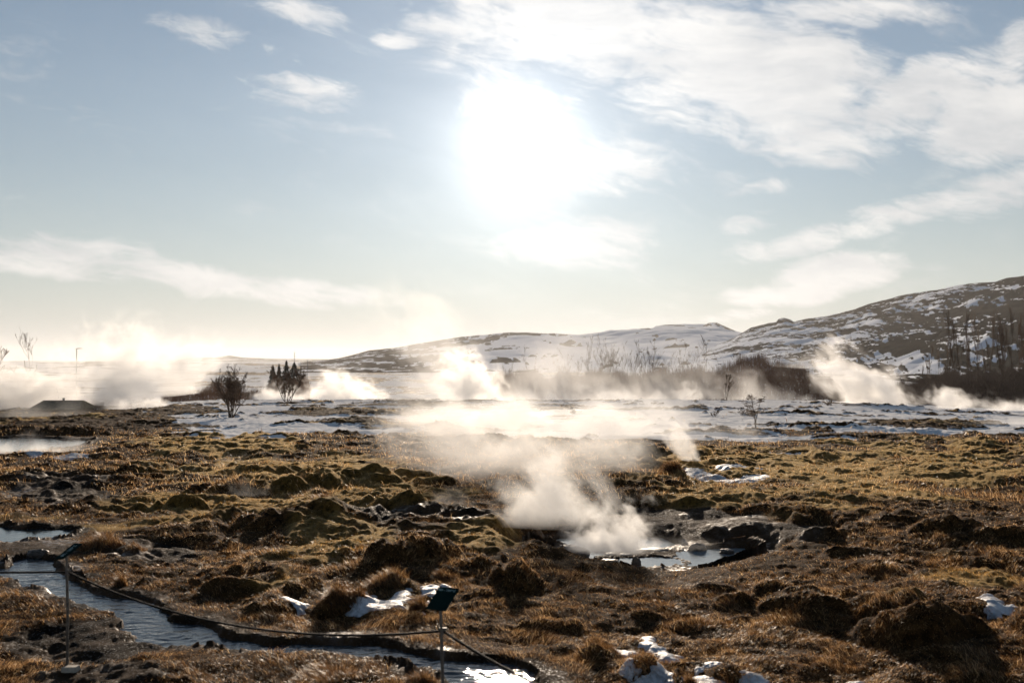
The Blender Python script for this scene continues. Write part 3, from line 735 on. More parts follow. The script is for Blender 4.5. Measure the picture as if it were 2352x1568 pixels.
# ---------------------------------------------------------------- bare trees
def prism(P, R, n=3):
    """tapered tube through points P with radii R"""
    P = np.asarray(P, float); k = len(P); T = np.gradient(P, axis=0); T /= np.linalg.norm(T, axis=1)[:, None] + 1e-9
    a = np.where(np.abs(T[:, 2:3]) > .9, np.array([[1., 0, 0]]), np.array([[0, 0, 1.]])); A = np.cross(T, a); A /= np.linalg.norm(A, axis=1)[:, None] + 1e-9; B = np.cross(T, A)
    th = np.arange(n) * 2 * math.pi / n
    v = P[:, None] + (A[:, None] * np.cos(th)[None, :, None] + B[:, None] * np.sin(th)[None, :, None]) * np.asarray(R)[:, None, None]
    I = np.arange(k * n).reshape(k, n); J = np.roll(I, -1, 1)
    f = np.stack([I[:-1], J[:-1], J[1:], I[1:]], -1).reshape(-1, 4)
    return v.reshape(-1, 3), f
class Tubes:
    def __init__(s): s.v = []; s.f = []; s.n = 0
    def add(s, P, R, n=3):
        v, f = prism(P, R, n); s.v.append(v); s.f.append(f + s.n); s.n += len(v)
    def build(s, name, mat, parent=None, loc=None):
        return mesh_obj(name, np.concatenate(s.v), np.concatenate(s.f), mat, parent, attrs=None, loc=loc)
M_BARK = plain('bark', (.060, .042, .030), .85, bump=.5, bs=14, var=.4)
M_TWIG = plain('twigs', (.11, .068, .042), .85, bs=5, var=.4)

def branch(tw, tk, p, d, L, r, lvl, rnd, spread, upb, segs=5, kids=5, minr=.004):
    P = [np.array(p, float)]; R = [r]; d = np.array(d, float)
    for i in range(segs):
        d = d + np.array([rnd.gauss(0, .13), rnd.gauss(0, .13), rnd.gauss(0, .06) + upb * .12]); d /= np.linalg.norm(d)
        P.append(P[-1] + d * L / segs); R.append(max(minr, r * (1 - (i + 1) / segs * .8)))
    (tk if lvl == 0 else tw).add(P, R, 5 if lvl == 0 else 3)
    if lvl >= 3: return
    for i in range(kids):
        t = rnd.uniform(.22, .98); j = min(segs - 1, int(t * segs)); q = P[j] + (P[j + 1] - P[j]) * (t * segs - j)
        a = rnd.uniform(0, 2 * math.pi); ax = np.array([math.cos(a), math.sin(a), 0])
        dd = (P[j + 1] - P[j]); dd = dd / np.linalg.norm(dd); nd = dd * (1 - spread) + ax * spread + np.array([0, 0, upb * .3]); nd /= np.linalg.norm(nd)
        branch(tw, tk, q, nd, L * rnd.uniform(.32, .6) * (1.15 - .5 * t), max(minr, r * .5 * (1 - t * .6)), lvl + 1, rnd, spread, upb, max(3, segs - 1), max(2, kids - 1), minr)

def tree(px, py, hpx, label, name='bare_tree', cat='tree', grp=None, Y=None, stems=1, spread=.55, upb=.6, kids=6, seed=0, z=None, thick=.012, wide=.25, minr=.006):
    rnd = random.Random(seed)
    if Y is None: X, Y = at(px, py)
    else: X = (px - 1176) / F * Y
    s = Y / F; H = hpx * s; zz = z if z is not None else gz(X, Y)
    root = empty(name, (X, Y, zz)); tag(root, label, cat, grp)
    tk, tw = Tubes(), Tubes()
    for k in range(stems):
        a = rnd.uniform(0, 6.28); sp = 0 if stems == 1 else wide * rnd.uniform(.3, 1)
        branch(tw, tk, (math.cos(a) * H * .02 * stems ** .5, math.sin(a) * H * .02, -.05), (math.cos(a) * sp, math.sin(a) * sp, 1), H * (1 if k == 0 else rnd.uniform(.6, .95)), H * thick, 0, rnd, spread, upb, 7, kids, minr * s * 20 if False else minr)
    tk.build('trunk', M_BARK, root); tw.build('branches', M_TWIG, root); return root
tree(530, 957, 112, 'bushy many stemmed bare shrub standing on the snow bank', 'bare_shrub', 'shrub', stems=7, spread=.5, kids=9, seed=3, wide=.42, thick=.016, minr=.006)
tree(1737, 982, 85, 'small bare sapling with drooping twigs on the snow field', 'bare_sapling', 'sapling', stems=2, spread=.75, upb=.1, kids=7, seed=9, wide=.3, thick=.018, minr=.006)
tree(660, 925, 80, 'bare shrub with upswept stems in front of the small conifers', 'bare_shrub', 'shrub', Y=72, z=-1.2, stems=6, spread=.45, kids=7, seed=5, wide=.55, thick=.014, minr=.012)
tree(15, 935, 182, 'bare round crowned tree rising above the steam at the left edge', Y=100, z=-5, stems=1, spread=.5, kids=8, seed=12, thick=.012, minr=.03)
tree(78, 935, 170, 'very thin bare tree fading in the steam right of the round crowned one', Y=115, z=-5, stems=1, spread=.25, kids=5, seed=13, thick=.006, minr=.012)
tree(1902, 925, 26, 'small bare bush at the snow edge below the right plume', 'bare_shrub', 'shrub', Y=66, z=-1.3, stems=5, spread=.6, kids=5, seed=21, wide=.6, minr=.008)
tree(1640, 955, 22, 'twiggy low bush on the snow right of centre', 'bare_shrub', 'shrub', stems=5, spread=.6, kids=5, seed=22, wide=.8, minr=.006)
tree(1705, 955, 26, 'sparse stalks on the snow left of the small sapling', 'bare_shrub', 'shrub', stems=4, spread=.5, kids=4, seed=23, wide=.6, minr=.006)
tree(1668, 918, 60, 'slim bare sapling in front of the brown thicket', 'bare_sapling', 'sapling', Y=78, z=-1.25, stems=2, spread=.4, kids=5, seed=24, wide=.3, minr=.012)

def proto(H, name, label, cat, grp, seed, stems=1, spread=.35, kids=7, thick=.008, minr=.018, upb=.8, wide=.2):
    rnd = random.Random(seed); root = empty(name, (0, 0, 0)); tag(root, label, cat, grp); tk, tw = Tubes(), Tubes()
    for k in range(stems):
        a = rnd.uniform(0, 6.28); sp = 0 if stems == 1 else wide
        branch(tw, tk, (0, 0, 0), (math.cos(a) * sp, math.sin(a) * sp, 1), H * (1 if k == 0 else rnd.uniform(.7, .95)), H * thick, 0, rnd, spread, upb, 8, kids, minr)
    tk.build('trunk', M_BARK, root); tw.build('branches', M_TWIG, root); return root
def copy_tree(o):
    c = o.copy(); COL.objects.link(c)
    for ch in list(o.children):
        d = ch.copy(); COL.objects.link(d); d.parent = c
    return c
def place(protos, used, px, Y, z, top_py, rnd):
    i = rnd.randrange(len(protos)); p = protos[i][0]
    o = p if i not in used else copy_tree(p); used.add(i)
    H = CAMH + (827 - top_py) * Y / F - z; s = max(.15, H / protos[i][1])
    o.location = ((px - 1176) / F * Y, Y, z); o.rotation_euler = (0, 0, rnd.uniform(0, 6.28)); o.scale = (s, s, s); return o
rnd = random.Random(5)
L1 = 'slender bare tree rising out of the brown thicket'; G1 = 'slender bare trees in the brown thicket'
pr = [(proto(6, 'bare_tree', L1, 'tree', G1, 40 + i, stems=1 + i % 2, spread=.42, kids=5, minr=.010, thick=.007), 6) for i in range(5)]; used = set()
for px, top in [(1342, 812), (1362, 810), (1378, 800), (1392, 806), (1402, 798), (1408, 815), (1420, 810), (1434, 806), (1447, 808), (1468, 815), (1482, 822), (1496, 806), (1507, 818), (1532, 826), (1548, 830), (1570, 824),
                (1580, 835), (1626, 790), (1600, 822), (1650, 828), (1300, 826), (1262, 832), (1284, 836), (1228, 828), (1212, 838), (1190, 840), (1318, 838), (1690, 832), (1720, 836), (1745, 828), (1790, 820), (1830, 830),
                (1850, 842), (1865, 850), (1935, 868), (1985, 856), (2010, 862), (2045, 850), (2090, 858), (2068, 868), (1612, 832), (1585, 812)]:
    place(pr, used, px, rnd.uniform(100, 122), -2.9, top, rnd)
L2 = 'tall straight bare tree in the dark grove at the right edge'; G2 = 'tall bare trees of the right grove'
pr2 = [(proto(9, 'bare_tree', L2, 'tree', G2, 60 + i, spread=.2, kids=8, thick=.011, minr=.015), 9) for i in range(4)]; used = set()
for px, top in [(2140, 800), (2155, 812), (2171, 790), (2184, 738), (2195, 765), (2207, 748), (2216, 795), (2228, 742), (2242, 772), (2252, 735), (2261, 730), (2275, 790), (2290, 760), (2298, 748), (2306, 785), (2316, 752), (2328, 742), (2336, 728), (2345, 765), (2358, 740), (2372, 750), (2400, 745), (2430, 760), (2122, 838)]:
    o = place(pr2, used, px, rnd.uniform(84, 112), -3.2, top + 22, rnd); o.scale = (o.scale[0] * .42, o.scale[1] * .42, o.scale[2])

M_RED = plain('reddish_twigs', (.17, .088, .048), .9, bs=3, var=.4)
# brown thicket: one mass of twigs nobody could count
def thicket(name, env, Yr, z, n, label, seed, lean=.18, rad=.011, mat=None):
    r = np.random.default_rng(seed); ex = [a for a, b in env]; ey = [b for a, b in env]
    px = r.uniform(ex[0], ex[-1], n); Y = r.uniform(Yr[0], Yr[1], n); X = (px - 1176) / F * Y
    topy = np.interp(px, ex, ey) + 15 * perlin(px / 34, px * 0 + .5, seed) + 10 * perlin(px / 11, Y / 9, seed + 1) - 12 * r.random(n) ** 6
    H = np.maximum(.2, CAMH + (827 - topy) * Y / F - z)
    zb = z + H * (r.random(n) ** .9) * .86 ; L = np.minimum(z + H - zb, H * r.uniform(.12, .5, n))
    L = np.maximum(L, .15)
    a = r.uniform(0, 6.28, n); ln = np.abs(r.normal(0, lean, n)) * 1.6
    B = np.stack([X, Y, zb], -1); T = B + np.stack([np.cos(a) * ln * L, np.sin(a) * ln * L, L], -1)
    R = rad * r.uniform(.5, 1.6, n)
    vs = []
    for k in range(3):
        th = k * 2.094; o = np.stack([np.cos(th) * R, np.sin(th) * R, 0 * R], -1); vs.append(B + o)
    vs.append(T); v = np.stack(vs, 1).reshape(-1, 3); i = np.arange(n)[:, None] * 4
    o = mesh_obj(name, v, [i + np.array([0, 1, 3]), i + np.array([1, 2, 3]), i + np.array([2, 0, 3])], mat or M_TWIG, smooth=False)
    tag(o, label, 'thicket', kind='stuff'); return o
thicket('thicket', [(1120, 880), (1150, 862), (1250, 858), (1350, 852), (1500, 848), (1600, 846), (1680, 838), (1700, 812), (1762, 806), (1775, 825), (1810, 832), (1850, 850), (1880, 866), (1960, 880)], (94, 126), -2.9, 34000, 'brown leafless thicket along the far side of the snow field', 4, rad=.014, mat=M_RED)
thicket('thicket', [(1900, 885), (2000, 890), (2110, 884), (2140, 868), (2180, 858), (2250, 855), (2352, 850), (2460, 850)], (80, 112), -3.3, 40000, 'dark undergrowth at the feet of the tall right grove', 5, rad=.015)
thicket('thicket', [(370, 912), (400, 902), (440, 898), (468, 880), (500, 888), (560, 900), (620, 905)], (88, 110), -2.9, 9000, 'low brown scrub behind the many stemmed shrub', 6, rad=.012, mat=M_RED)
thicket('thicket', [(612, 885), (625, 868), (640, 870), (655, 874), (690, 868), (705, 878), (712, 895)], (84, 100), -2.6, 6000, 'dark scrub round the small conifers', 7, rad=.012, mat=M_RED)

# small conifers
M_NEEDLE = plain('conifer_needles', (.035, .036, .020), .8, bs=6, var=.4)
def conifer(px, top, Y, z, wpx, label, seed):
    r = np.random.default_rng(seed); s = Y / F; X = (px - 1176) * s; H = CAMH + (827 - top) * s - z
    root = empty('conifer', (X, Y, z)); tag(root, label, 'conifer', 'small conifers on the far side')
    t = Tubes(); t.add([(0, 0, 0), (0, 0, H * .5), (0, 0, H)], [.06, .04, .01], 6); t.build('trunk', M_BARK, root)
    n = 4200; tt = r.random(n) ** .8; a = r.uniform(0, 6.28, n); w = wpx * 2.8 * s * (1 - tt) * (.8 + .2 * np.sin(tt * 60 + seed)) + .005
    rr = w * r.uniform(.15, 1.0, n); z_ = H * (.12 + .88 * tt) - rr * .25
    B = np.stack([np.cos(a) * rr, np.sin(a) * rr, z_], -1); 
    L = (.05 + .22 * w)[:, None]; D = np.stack([np.cos(a), np.sin(a), r.normal(.1, .4, n)], -1) * L; S = np.stack([-np.sin(a), np.cos(a), 0 * a], -1) * .02
    v = np.stack([B - S, B + S, B + D, B + D * .4 + np.array([0, 0, .03])], 1).reshape(-1, 3); i = np.arange(n)[:, None] * 4
    mesh_obj('crown', v, [i + np.array([0, 1, 2]), i + np.array([0, 3, 2])], M_NEEDLE, root, smooth=False)
conifer(658, 828, 92, -2.6, 13, 'pointed dark conifer in the middle of the small group', 1)
conifer(676, 832, 94, -2.6, 20, 'broad conifer with scrub around it right of the pointed one', 2)
conifer(627, 838, 93, -2.6, 10, 'small square topped conifer left of the pointed one', 3)
conifer(641, 836, 97, -2.6, 8, 'thin faint conifer between its darker neighbours', 4)
M_POLE = plain('grey_metal', (.20, .20, .19), .5, .3, bs=30)
def mast(px, top, Y, z, label, r=.04, grp=None, arms=0):
    s = Y / F; H = CAMH + (827 - top) * s - z; t = Tubes(); t.add([(0, 0, 0), (0, 0, H)], [r, r * .7], 8)
    for k in range(arms): t.add([(0, 0, H - .3 - k * .5), (r * 6, 0, H - .1 - k * .5)], [r * .3, r * .2], 4)
    o = t.build('pole', M_POLE, loc=((px - 1176) * s, Y, z)); tag(o, label, 'pole', grp); return o
mast(676, 808, 150, -4, 'thin pole standing behind the small conifers', .05, arms=2)
mast(706, 826, 150, -4, 'faint thin pole right of the conifers', .04, arms=1)

def street_lamp():
    Y = 130; s = Y / F; z = -4; H = CAMH + (827 - 801) * s - z
    root = empty('street_lamp', ((176 - 1176) * s, Y, z)); tag(root, 'street lamp with a short flat arm poking out of the steam', 'street lamp')
    t = Tubes(); t.add([(0, 0, 0), (0, 0, H)], [.09, .06], 8); t.build('post', M_POLE, root)
    t = Tubes(); t.add([(-.12, 0, H), (.3, 0, H + .06), (.72, 0, H + .07)], [.05, .06, .04], 6); t.build('lamp_head', M_POLE, root)
street_lamp()

# ---------------------------------------------------------------- the low hut
def hut():
    Y = 66; s = Y / F; X = (147 - 1176) * s; z = CAMH - (941 - 827) * s
    root = empty('hut', (X, Y, z)); tag(root, 'low dark hut with a hipped roof half lost in the steam', 'hut')
    mr = plain('turf_roof', (.16, .125, .075), .95, bump=.6, bs=5, var=.3); mw = plain('hut_wall', (.10, .08, .06), .9, bs=4)
    w, t_, d, h, hw = 57 * s, 45 * s, 1.4, 22 * s, .14
    v = [(-w, -d, hw), (w, -d, hw), (w, d, hw), (-w, d, hw), (-t_, -.1, h), (t_, -.1, h), (t_, .1, h), (-t_, .1, h), (-w, -d, hw - .06), (w, -d, hw - .06), (w, d, hw - .06), (-w, d, hw - .06)]
    f4 = [(0, 1, 5, 4), (1, 2, 6, 5), (2, 3, 7, 6), (3, 0, 4, 7), (4, 5, 6, 7), (0, 8, 9, 1), (1, 9, 10, 2), (2, 10, 11, 3), (3, 11, 8, 0)]
    rf = mesh_obj('roof', v, np.array(f4), mr, root, smooth=False)
    w2, d2 = w * .96, d * .92
    v = [(-w2, -d2, -1), (w2, -d2, -1), (w2, d2, -1), (-w2, d2, -1), (-w2, -d2, hw - .02), (w2, -d2, hw - .02), (w2, d2, hw - .02), (-w2, d2, hw - .02)]
    mesh_obj('wall', v, np.array([(0, 1, 5, 4), (1, 2, 6, 5), (2, 3, 7, 6), (3, 0, 4, 7)]), mw, root, smooth=False)
    t = Tubes(); t.add([(0, 0, h - .05), (0, 0, h + .12)], [.07, .07], 6); t.add([(0, 0, h + .12), (0, 0, h + .15)], [.1, .1], 6); t.build('chimney', M_POLE, rf)
hut()

# ---------------------------------------------------------------- rope barrier with its two sign posts
M_ROPE = plain('dark_rope', (.016, .012, .009), .7, bump=.4, bs=120, var=.4, spec=.15)
M_GREEN = plain('green_enamel', (.002, .014, .012), .8, bs=8, var=.15, spec=.05)
M_ROD = plain('steel_rod', (.11, .10, .088), .45, .5, bs=40, var=.3)
M_WHITE, _t, _b = newmat('pale_lettering'); _b.inputs['Base Color'].default_value = (.30, .42, .40, 1); _b.inputs['Roughness'].default_value = .5
M_PALE = plain('pale_stone', (.42, .37, .30), .8, bump=.4, bs=25, var=.2)
H1 = 0.60
X1, Y1 = at(164, 1518); P1 = np.array([X1 - .01, Y1, 0.0]); g1 = gz(P1[0], P1[1])
Y2 = 5.2; P2 = np.array([(1018 - 1176) / F * Y2, Y2, 0.0])
rope1 = CAMH - (1311 - 827) * P1[1] / F; rope2 = CAMH - (1444 - 827) * P2[1] / F
A1 = np.array([P1[0], P1[1], rope1]); A2 = np.array([P2[0], P2[1], rope2])
def rope(a, b, sag, label, r=.0048, pitch=.045):
    L = np.linalg.norm(b - a); n = int(L / .006); t = np.linspace(0, 1, n)
    C = a[None] * (1 - t)[:, None] + b[None] * t[:, None]; C[:, 2] -= sag * 4 * t * (1 - t)
    T = np.gradient(C, axis=0); T /= np.linalg.norm(T, axis=1)[:, None]; A = np.cross(T, [0, 0, 1.]); A /= np.linalg.norm(A, axis=1)[:, None]; B = np.cross(T, A)
    tb = Tubes()
    for k in range(3):
        ph = t * L / pitch * 2 * math.pi + k * 2.094
        tb.add(C + (A * np.cos(ph)[:, None] + B * np.sin(ph)[:, None]) * r * .8, np.full(n, r * .82), 6)
    tb.v = [v - a for v in tb.v]
    o = tb.build('rope', M_ROPE, loc=tuple(a)); tag(o, label, 'rope', 'ropes between the sign posts')
rope(np.array([P1[0] - 2.9, P1[1] + .0, rope1 + .03]), A1, .015, 'dark rope running left over the stream from the post with the narrow sign')
rope(A1, A2, .16, 'long sagging twisted rope between the two green sign posts')
X3, Y3 = (1330 - 1176) / F * 4.4, 4.4
rope(A2, np.array([A2[0] + .95, A2[1] - 1.35, rope2 - .02]), .05, 'dark rope leaving the right green sign towards the bottom edge')

def signpost(base, top_z, e, s, corner_bl, label, text, horiz, stone=False):
    root = empty('sign_post', (base[0], base[1], base[2])); tag(root, label, 'sign', 'green temperature signs on the rope barrier')
    o3 = np.array(base)
    t = Tubes(); t.add([(0, 0, -.2), (.0, 0, (top_z - base[2]) * .5), (-.012, 0, top_z - base[2])], [.0095, .009, .0085], 10); t.build('rod', M_ROD, root)
    bl = np.array(corner_bl) - o3; n = np.cross(e, s); n /= np.linalg.norm(n); e = np.array(e); s = np.array(s)
    th = n * .004
    c = [bl, bl + e, bl + e + s, bl + s]; v = [p for p in c] + [p - th for p in c]
    # rim folded down round the plate
    pan = mesh_obj('panel', v, np.array([(0, 1, 2, 3), (7, 6, 5, 4), (0, 4, 5, 1), (1, 5, 6, 2), (2, 6, 7, 3), (3, 7, 4, 0)]), M_GREEN, root, smooth=False)
    cu = bpy.data.curves.new('lettering', 'FONT'); cu.body = text; cu.extrude = .0004; cu.align_x = 'CENTER'; cu.align_y = 'CENTER'
    le, ls = np.linalg.norm(e), np.linalg.norm(s)
    eh, sh = e / le, s / ls
    if horiz: cu.size = le * .19; ax, ay = eh, np.cross(n, eh); ctr = bl + e * .5 + s * .86
    else: cu.size = ls * .17; ax, ay = sh, np.cross(n, sh); ctr = bl + e * .5 + s * .5
    ctr = ctr + n * .0008
    from mathutils import Matrix
    cu.materials.append(M_WHITE); tmp = bpy.data.objects.new('lettering_curve', cu); COL.objects.link(tmp)
    bpy.context.view_layer.update(); me = bpy.data.meshes.new_from_object(tmp.evaluated_get(bpy.context.evaluated_depsgraph_get()))
    bpy.data.objects.remove(tmp); o = bpy.data.objects.new('lettering', me); COL.objects.link(o)
    if not me.materials: me.materials.append(M_WHITE)
    o.parent = pan
    o.matrix_local = Matrix(((ax[0], ay[0], n[0], ctr[0]), (ax[1], ay[1], n[1], ctr[1]), (ax[2], ay[2], n[2], ctr[2]), (0, 0, 0, 1)))
    return root
def w3(px, py, Y): return np.array([(px - 1176) / F * Y, Y, CAMH - (py - 827) / F * Y])
def clamp(P, z, root):
    t = Tubes(); t.add([(0, 0, z - P[2] - .014), (0, 0, z - P[2] + .014)], [.016, .016], 12)
    t.add([(-.02, 0, z - P[2] + .01), (.02, 0, z - P[2] + .01)], [.006, .006], 6); t.build('rope_clamp', M_ROD, root)
b1 = (P1[0], P1[1], g1)
tl = np.radians(18)
bl1 = w3(131, 1279, P1[1] - .08)
r1 = signpost(b1, w3(152, 1270, P1[1])[2], np.array([.065 * math.cos(tl), -.065 * math.sin(tl), 0]), np.array([.053, .165, .068]), bl1,
              'narrow green sign on a thin rod standing on a pale stone at the stream', '80 - 100\u00b0C', False)
clamp(b1, rope1, r1)
st = np.radians(22)
g2 = gz(P2[0], P2[1]) if P2[1] > 2.5 else 0.0
b2 = (P2[0], P2[1], g2)
bl2 = w3(978.5, 1394, Y2 - .10)
r2 = signpost(b2, w3(1018, 1396, P2[1])[2], np.array([.113 * math.cos(st), -.113 * math.sin(st), 0]), np.array([.060, .148, .078]), bl2,
              'green sign reading 80 - 100\u00b0C on a rod in front of the bright stream', '80 - 100\u00b0C', True)
clamp(b2, rope2, r2)
sx, sy = at(168, 1521)
v = np.array([(-.052, -.03, 0), (.045, -.024, 0), (.055, .03, 0), (-.028, .032, 0)]); v2 = v.copy() * .93; v2[:, 2] = .022
mesh_obj('stone_plate', np.concatenate([v + [0, 0, -.03], v2]), np.array([(0, 1, 5, 4), (1, 2, 6, 5), (2, 3, 7, 6), (3, 0, 4, 7), (4, 5, 6, 7)]), M_PALE, r1, smooth=False, loc=(sx - P1[0], sy - P1[1], 0.012))


# ---------------------------------------------------------------- steam
STEAM_K = 1.0
def steam(label, px, py, Y, wpx, hpx, dens, lean=0.0, w0=.4, w1=1.0, depth=1.0, scale=2.2, amp=1.6, seed=0, aniso=.28, top=.45, bot=.06, soft=.35, z=None, curve=1.3, tint=(1, 1, 1), veil=0.0):
    """px, py: foot of the plume; wpx: widest half width; hpx: height; lean: drift of the top in half widths"""
    wpx = wpx * 1.35; scale = scale * 1.35; hpx = hpx * 1.12
    s = Y / F; W = wpx * s; H = hpx * s; X = (px - 1176) * s; zz = CAMH - (py - 827) * s
    # hull: rings along the drifting axis, a little outside the vapour
    nr_, na = 14, 20; vs = []; r = np.random.default_rng(seed)
    for k in range(nr_):
        t = k / (nr_ - 1); w = (w0 + (w1 - w0) * t ** .8) * W; cx = lean * W * t ** curve
        e = 1.0 if 0 < k < nr_ - 1 else .02
        a = np.arange(na) * 2 * math.pi / na
        vs.append(np.stack([cx + np.cos(a) * w * e, np.sin(a) * w * depth * e, np.full(na, t * H)], -1))
    v = np.concatenate(vs); I = np.arange(nr_ * na).reshape(nr_, na); J = np.roll(I, -1, 1)
    f = np.stack([I[:-1], J[:-1], J[1:], I[1:]], -1).reshape(-1, 4); caps = [I[0][::-1][None], I[-1][None]]
    m = bpy.data.materials.new('vapour'); m.use_nodes = True; t_ = m.node_tree; t_.nodes.clear()
    oc = objco(t_); x, y, zc = sep(t_, oc)
    t = (zc * (1 / H)).mx(0.0).mn(1.0)
    wn = noise(t_, oc, .9 / W, 3, .55, off=(seed * 1.7, 2.0, seed * .9), color=True)
    qx, qy, qz = sep(t_, wn)
    w = (t.pow(.8) * (w1 - w0) + w0) * W
    dx = x - t.pow(curve) * (lean * W) + (qx - .5) * (W * .9)
    yy = y * (1 / depth) + (qy - .5) * (W * .6)
    q = (dx * dx + yy * yy).sqrt() / w
    edge = 1.0 - (x - t.pow(curve) * (lean * W))._m('MULTIPLY', x - t.pow(curve) * (lean * W)).__add__(y * y * (1 / depth ** 2)).sqrt() / w
    st = comb(t_, x - zc * (lean * W / H * .7), y, zc * 1.05 + qz * (W * .5))
    n = noise(t_, st, scale / W, 7, .62, .35, off=(seed * 3.1, seed * 1.3, 4.0))
    big = noise(t_, comb(t_, x, y, zc * .8), 1.3 / W * max(1.0, wpx / hpx * .6), 2, .5, off=(seed * 5.3, 9.0, seed * 1.1))
    tt = t + (big - .5) * 1.1
    S_ = (1.0 - q * q).mx(0.0) * (1.0 - tt.sm(top - .35, top + .5))
    thr = S_ * -.34 + (.63 - .10 * veil)
    d = n.sm(thr, thr + .24 + .14 * veil) * S_.pow(.8)
    d = d * edge.sm(0, .35) * t.sm(0, bot) * (1.0 - t.sm(.7, 1.0)) * (dens * 1.7 * STEAM_K)
    pv = t_.nodes.new('ShaderNodeVolumePrincipled'); pv.inputs['Color'].default_value = (.985 * tint[0], .98 * tint[1], .97 * tint[2], 1)
    pv.inputs['Anisotropy'].default_value = aniso; t_.links.new(d.k, pv.inputs['Density'])
    out = t_.nodes.new('ShaderNodeOutputMaterial'); t_.links.new(pv.outputs[0], out.inputs['Volume'])
    o = mesh_obj('steam', v, [f, caps[0], caps[1]], m, loc=(X, Y, zz), smooth=True)
    tag(o, label, 'steam', kind='stuff'); return o

S = steam
# left bank of steam behind the hut
S('broad white steam cloud rising at the far left behind the hut', 60, 944, 74, 170, 195, .42, aniso=.32, lean=-.2, w0=.9, w1=1.0, scale=4.0, amp=1.7, seed=1, top=.5)
S('dense billowing steam cloud right of the hut', 265, 940, 70, 135, 240, .42, aniso=.32, lean=.3, w0=.6, w1=1.0, scale=3.8, amp=1.7, seed=2, top=.55)
S('thin high steam drifting right above the billowing cloud', 360, 915, 80, 180, 225, .30, aniso=.32, lean=.5, w0=.6, w1=1.0, scale=3.2, amp=1.9, seed=3, top=.4)
S('low steam along the snow edge left of the bare shrub', 330, 942, 62, 130, 75, .6, lean=.3, w0=.8, w1=.8, scale=2.6, amp=1.5, seed=4, top=.3)
S('mist over the white pool and its dark bank', 60, 1044, 25, 190, 90, .75, lean=.2, w0=.8, w1=1.0, depth=.5, scale=3.0, amp=1.6, seed=5, top=.2)
S('pale steam veil in front of the hut', 90, 960, 50, 190, 85, .10, w0=.8, w1=1.0, depth=.4, veil=1.0, seed=6, amp=1.3, top=.3)
# middle
S('bright steam puff right of the small conifers', 790, 922, 80, 110, 115, .7, aniso=.4, lean=-.3, w0=.9, w1=.9, scale=3.2, amp=1.4, seed=7, top=.35)
S('low white steam at the foot of the small conifers', 640, 922, 80, 100, 75, .9, lean=.2, w0=.8, w1=.9, scale=3.0, amp=1.4, seed=8, top=.3)
S('tall white plume rising behind the bright far pool', 1085, 930, 76, 100, 150, .65, aniso=.4, lean=-.3, w0=1.0, w1=.7, scale=3.2, amp=1.3, seed=9, top=.65)
S('steam hanging over the bright far pool', 1130, 985, 40, 230, 110, .7, lean=-.2, w0=.8, w1=1.0, scale=2.4, amp=1.5, veil=1.0, seed=10, top=.3)
S('faint high steam over the middle of the valley', 1010, 925, 90, 170, 360, .09, lean=-.6, w0=.6, w1=1.2, scale=1.8, amp=1.8, seed=11, top=.4)
# foreground spring
S('thick steam boiling off the spring in the near bowl', 1400, 1270, 11.2, 140, 175, 5.0, lean=-.25, w0=.8, w1=1.0, depth=.7, scale=3.4, amp=1.75, seed=12, top=.45, bot=.05)
S('steam drifting up and left from the near spring', 1270, 1215, 12.6, 240, 260, 2.0, lean=-.35, w0=.55, w1=1.0, depth=.7, scale=3.2, amp=1.6, seed=13, top=.4, bot=.15)
S('wide pale veil of steam above the mossy middle ground', 1250, 1120, 18, 400, 250, 1.5, lean=-.25, w0=.6, w1=1.0, depth=.5, scale=3.4, amp=1.4, veil=1.0, seed=14, top=.35, bot=.5)
S('small dense steam jet from the vent by the dark bank', 1592, 1062, 20, 80, 120, 3.2, lean=-.9, w0=.3, w1=1.0, depth=.8, scale=2.4, amp=1.4, seed=15, top=.45)
S('broad faint steam over the middle snow field', 1330, 1030, 30, 450, 160, 1.1, lean=-.25, w0=.8, w1=1.0, depth=.5, scale=3.4, amp=1.4, veil=1.0, seed=16, top=.3, bot=.35)
S('thin vapour over the left mossy hummocks', 600, 1140, 14.5, 110, 80, .28, lean=-.3, w0=.6, w1=1.0, depth=.5, scale=2.4, amp=1.9, seed=17, top=.2)
S('faint vapour wisp over the moss below the bare shrub', 540, 1062, 20, 60, 55, .22, lean=-.2, w0=.5, w1=1.0, depth=.6, scale=2.2, amp=1.7, seed=18, top=.2)
S('light vapour over the wet mud left of the near spring', 1010, 1165, 13.5, 120, 70, .3, lean=-.2, w0=.8, w1=1.0, depth=.5, scale=2.4, amp=1.7, seed=19, top=.2)
S('faint vapour over the right part of the muddy bowl', 1570, 1262, 11.5, 110, 95, .35, lean=-.3, w0=.8, w1=1.0, depth=.6, scale=2.4, amp=1.6, seed=20, top=.2)
S('thin warm veil over the middle of the thicket and the hill foot', 1330, 930, 92, 380, 190, .10, lean=-.2, w0=.9, w1=1.0, depth=.3, scale=3.0, veil=1.0, seed=31, top=.4)
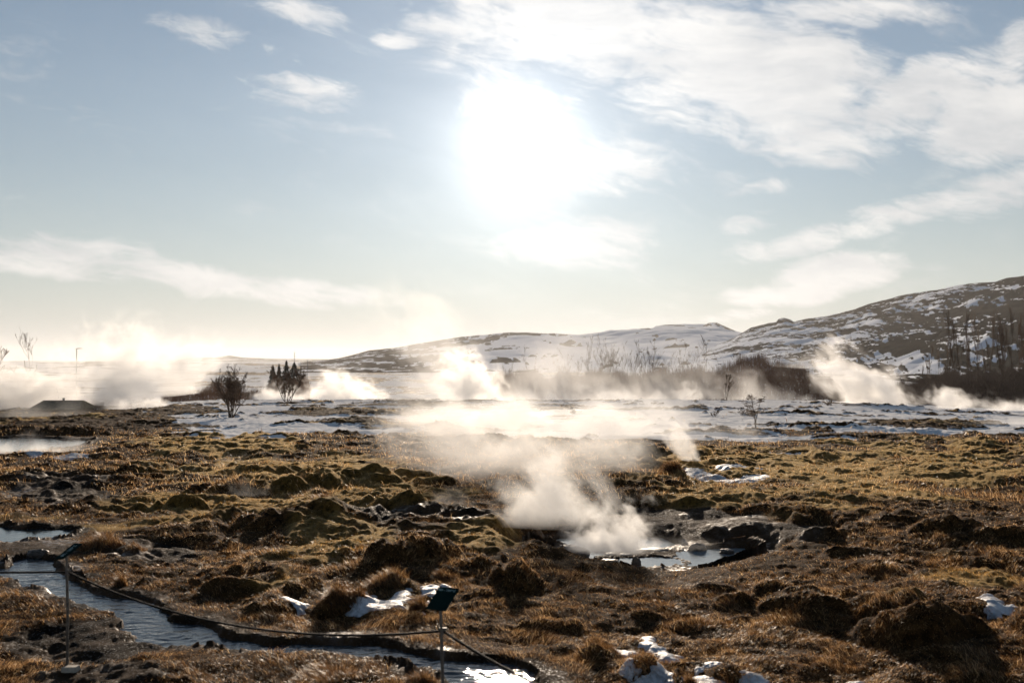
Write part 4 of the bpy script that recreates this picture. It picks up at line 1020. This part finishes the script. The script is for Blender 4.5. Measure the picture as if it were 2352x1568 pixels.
# along the thicket
S('low mist in front of the left part of the thicket', 1240, 925, 84, 130, 70, .6, lean=-.2, w0=.9, w1=1.0, depth=.25, scale=3.2, amp=1.6, seed=21, top=.25)
S('low mist in front of the middle of the thicket', 1440, 925, 84, 140, 85, .7, lean=-.2, w0=.9, w1=1.0, depth=.25, scale=3.2, amp=1.6, seed=22, top=.25)
S('small curling mist at the dark part of the thicket', 1575, 925, 83, 60, 80, .7, lean=.2, w0=.8, w1=1.0, depth=.4, scale=2.4, amp=1.7, seed=23, top=.3)
S('thin brownish mist over the right part of the thicket', 1760, 925, 84, 190, 150, .22, lean=-.2, w0=.9, w1=1.0, depth=.25, scale=2.8, amp=1.5, seed=24, top=.25)
S('great slanting plume drifting up left before the snowy hill', 2050, 938, 74, 135, 205, .8, lean=-1.25, w0=.75, w1=1.0, depth=.6, scale=3.6, amp=1.5, seed=25, top=.45, curve=1.0)
S('thin upper end of the slanting plume over the hill', 1880, 850, 80, 120, 120, .10, lean=-.5, w0=.8, w1=.9, depth=.6, scale=2.2, amp=1.7, seed=26, top=.3)
S('rounded low steam puff before the dark right grove', 2200, 940, 66, 80, 66, 1.2, lean=-.4, w0=.8, w1=.8, depth=.5, scale=2.4, amp=1.5, seed=27, top=.45)
S('low steam at the right edge before the grove', 2330, 945, 62, 95, 62, .9, lean=-.3, w0=.9, w1=.9, depth=.5, scale=2.8, amp=1.6, seed=28, top=.35)
S('mist lying on the snow at the right edge', 2290, 975, 42, 170, 36, .25, w0=.8, w1=1.0, depth=.4, scale=3.0, amp=1.4, veil=1.0, seed=29, top=.2)

# ---------------------------------------------------------------- air that fades the far hills
bx = 7000.0
v = np.array([(-bx, -60, -40), (bx, -60, -40), (bx, 8900, -40), (-bx, 8900, -40), (-bx, -60, 100), (bx, -60, 100), (bx, 8900, 100), (-bx, 8900, 100)])
mh = bpy.data.materials.new('air'); mh.use_nodes = True; th_ = mh.node_tree; th_.nodes.clear()
pv = th_.nodes.new('ShaderNodeVolumePrincipled'); pv.inputs['Color'].default_value = (.97, .96, .95, 1); pv.inputs['Density'].default_value = .00008; pv.inputs['Anisotropy'].default_value = .35
out = th_.nodes.new('ShaderNodeOutputMaterial'); th_.links.new(pv.outputs[0], out.inputs['Volume'])
hz = mesh_obj('haze', v, np.array([(0, 3, 2, 1), (4, 5, 6, 7), (0, 1, 5, 4), (1, 2, 6, 5), (2, 3, 7, 6), (3, 0, 4, 7)]), mh, smooth=False)
tag(hz, 'thin pale air over the whole valley', 'haze', kind='stuff')
